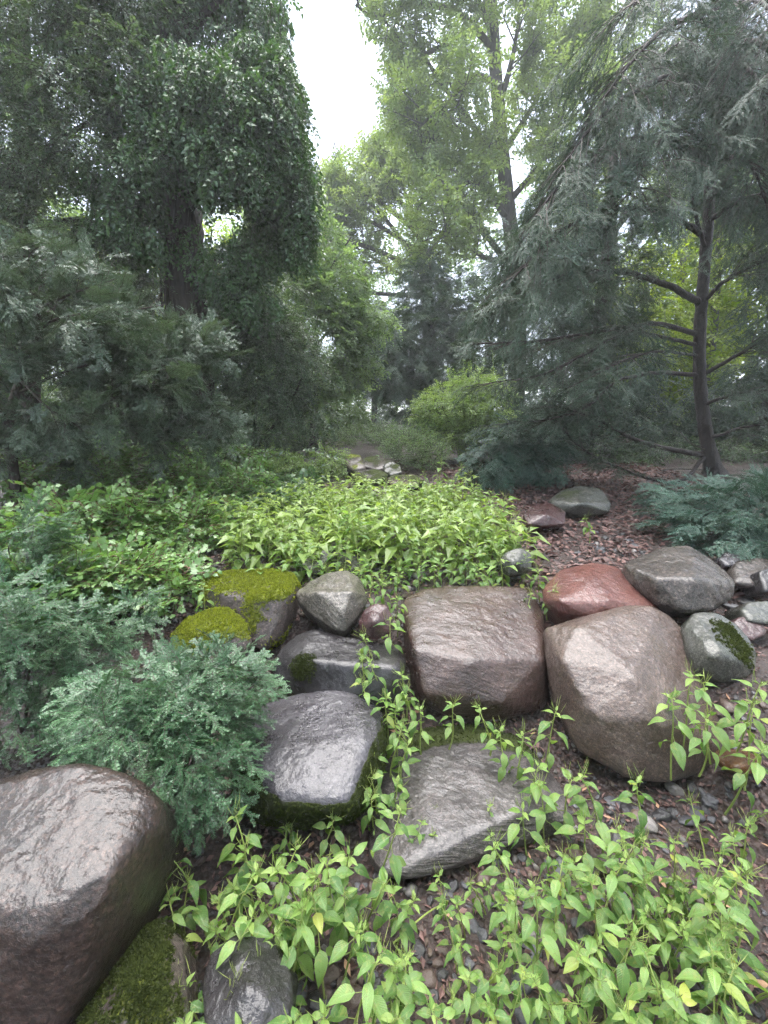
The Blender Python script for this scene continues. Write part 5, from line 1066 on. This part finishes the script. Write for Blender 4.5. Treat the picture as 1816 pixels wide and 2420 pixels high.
lay('leaf_litter', 6500, (-1.5, 2.2, .45, 2.7), .030, DL, 'dark wet leaf crumbs on the soil between the front boulders', 'leaf litter', .6)
lay('leaf_litter', 260, (-1.4, 2.0, .45, 3.2), .045, DP, 'scattered tan fallen leaves among the stones', 'leaf litter', .6, lift=.03)
lay('leaf_litter', 5000, (-4, .9, 2.5, 8), .050, DL, 'brown leaf litter under the balsam patch and shrubs', 'leaf litter')
lay('needle_litter', 3000, (-.3, 2.2, .5, 2.4), .02, [proto('twig_bit', (lambda b: (b.tube([V(-.5, 0, 0), V(.5, .05, 0)], .03, 3), b.mesh('twig_bit', M['dead_leaf']))[1])(MB()))], 'thin brown needles and bark crumbs on the slope', 'needle litter', .3)
# twigs and dead stalks lying about
for i, (p, q) in enumerate([((1010, 2110), (1180, 2190)), ((560, 2420), (830, 2250)), ((930, 2230), (1060, 2130)), ((640, 2010), (820, 2080)), ((1330, 1960), (1440, 2010)), ((640, 1560), (680, 1580))]):
    a = root_for(*p, .06); c = root_for(*q, .03); b = MB(); C = curve([a, (a + c) / 2 + V(.01, 0, .03), c], 6); b.tube(C, np.linspace(.0035, .002, len(C)), 5); tag(b.build('dead_stalk', M['stem_green' if i in (1, 2) else 'twig']), ['thin stalk lying on the pebbles under the slab', 'pale green stalk leaning in the lower pebbles', 'yellowish stalk bent over the pebble bed', 'dark stalk under the mossy boulder plants', 'brown twig on the slope below the tan boulder', 'short dark twig by the black boulder'][i], 'stalk')
def pebble_meshes(mats, n=6):
    out = []
    for k in range(n):
        dirs, e, f = ico(3); v = dirs * V(1, rng.uniform(.6, .9), rng.uniform(.35, .65)); v = v * (1 + .42 * fbm(dirs * 1.5 + k * 9, 3))[:, None]
        me = bpy.data.meshes.new('stone'); me.from_pydata(v.tolist(), [], f); me.polygons.foreach_set('use_smooth', [True] * len(f)); me.materials.append(mats[k % len(mats)]); me.update(); out.append(me)
    return out
pm = [simple_mat('pebble_' + n, a, c, .34, 3) for n, a, c in (('grey', (.03, .03, .034), (.09, .09, .098)), ('brown', (.035, .024, .020), (.09, .062, .05)), ('dark', (.014, .014, .016), (.04, .038, .038)), ('tan', (.06, .042, .03), (.15, .11, .085)), ('pale', (.10, .09, .085), (.22, .20, .19)))]
PM = pebble_meshes([pm[0], pm[1], pm[2], pm[3], pm[0], pm[2], pm[1], pm[4]], 8)
PP = [proto('pebble', m) for m in PM]
lay('pebbles', 1500, (-.9, 1.9, .4, 2.0), .014, PP, 'fine gravel and tiny pebbles in the dark soil', 'gravel', .3, lift=.006)
lay('pebbles', 900, (-1.6, 1.0, 2.55, 4.2), .022, PP, 'gravel along the terrace edge under the balsam', 'gravel', .3, lift=.006)
def stones(n, px0, px1, py0, py1, s0, s1, label, group, sink=.45):
    for i in range(n):
        p = root_for(rng.uniform(px0, px1), rng.uniform(py0, py1), .0); s = rng.uniform(s0, s1)
        kk = int(rng.integers(8)); o = bpy.data.objects.new('stone', PM[kk]); COL.objects.link(o); tag(o, ('larger ' if s > (s0 + s1) / 2 else '') + ['grey', 'brown', 'blackish', 'tan', 'rough grey', 'lumpy blackish', 'lumpy brown', 'pale'][kk] + ' ' + label, 'stone', group)
        o.location = (p[0], p[1], float(gz(p[0], p[1])) + s * (.5 - sink)); o.rotation_euler = (rng.normal(0, .2), rng.normal(0, .2), rng.uniform(0, 6.28)); o.scale = (s, s, s)
stones(75, 700, 1260, 2030, 2415, .016, .036, 'wet stone in the pebble bed below the striped slab', 'stones of the pebble bed')
stones(26, 1250, 1800, 1990, 2415, .018, .04, 'wet stone between the stems of the corner balsam', 'stones under the corner balsam')
stones(30, 1350, 1540, 1258, 1318, .026, .05, 'cobble in the rough patch behind the red boulder', 'cobbles behind the red boulder')
stones(16, 1440, 1720, 1860, 1960, .018, .045, 'stone on the bare slope under the tan boulder', 'stones on the bare slope')
stones(18, 560, 720, 1490, 1610, .014, .034, 'pebble lodged beside the black boulder', 'pebbles beside the black boulder')
stones(22, 500, 1250, 1345, 1385, .02, .045, 'cobble along the terrace edge behind the boulders', 'cobbles along the terrace edge')
stones(8, 1700, 1816, 1380, 1760, .025, .06, 'cobble on the bank at the picture edge', 'cobbles on the bank')

# ------------------------------------------------------------------ damp air
me = bpy.data.meshes.new('haze'); bm = bmesh.new(); bmesh.ops.create_cube(bm, size=1); bm.to_mesh(me); bm.free()
hz = obj('haze', me); hz.location = (0, 0, 11.0); hz.scale = (900, 900, 26.0); hz['kind'] = 'stuff'; hz['label'] = 'thin damp haze between the trees'; hz['category'] = 'haze'
m, nt, out = new_mat('haze_air'); pv = nt.nodes.new('ShaderNodeVolumePrincipled'); pv.inputs['Color'].default_value = (.93, .96, 1, 1); pv.inputs['Density'].default_value = .0030; pv.inputs['Anisotropy'].default_value = .2
nt.links.new(pv.outputs[0], out.inputs['Volume']); me.materials.append(m)
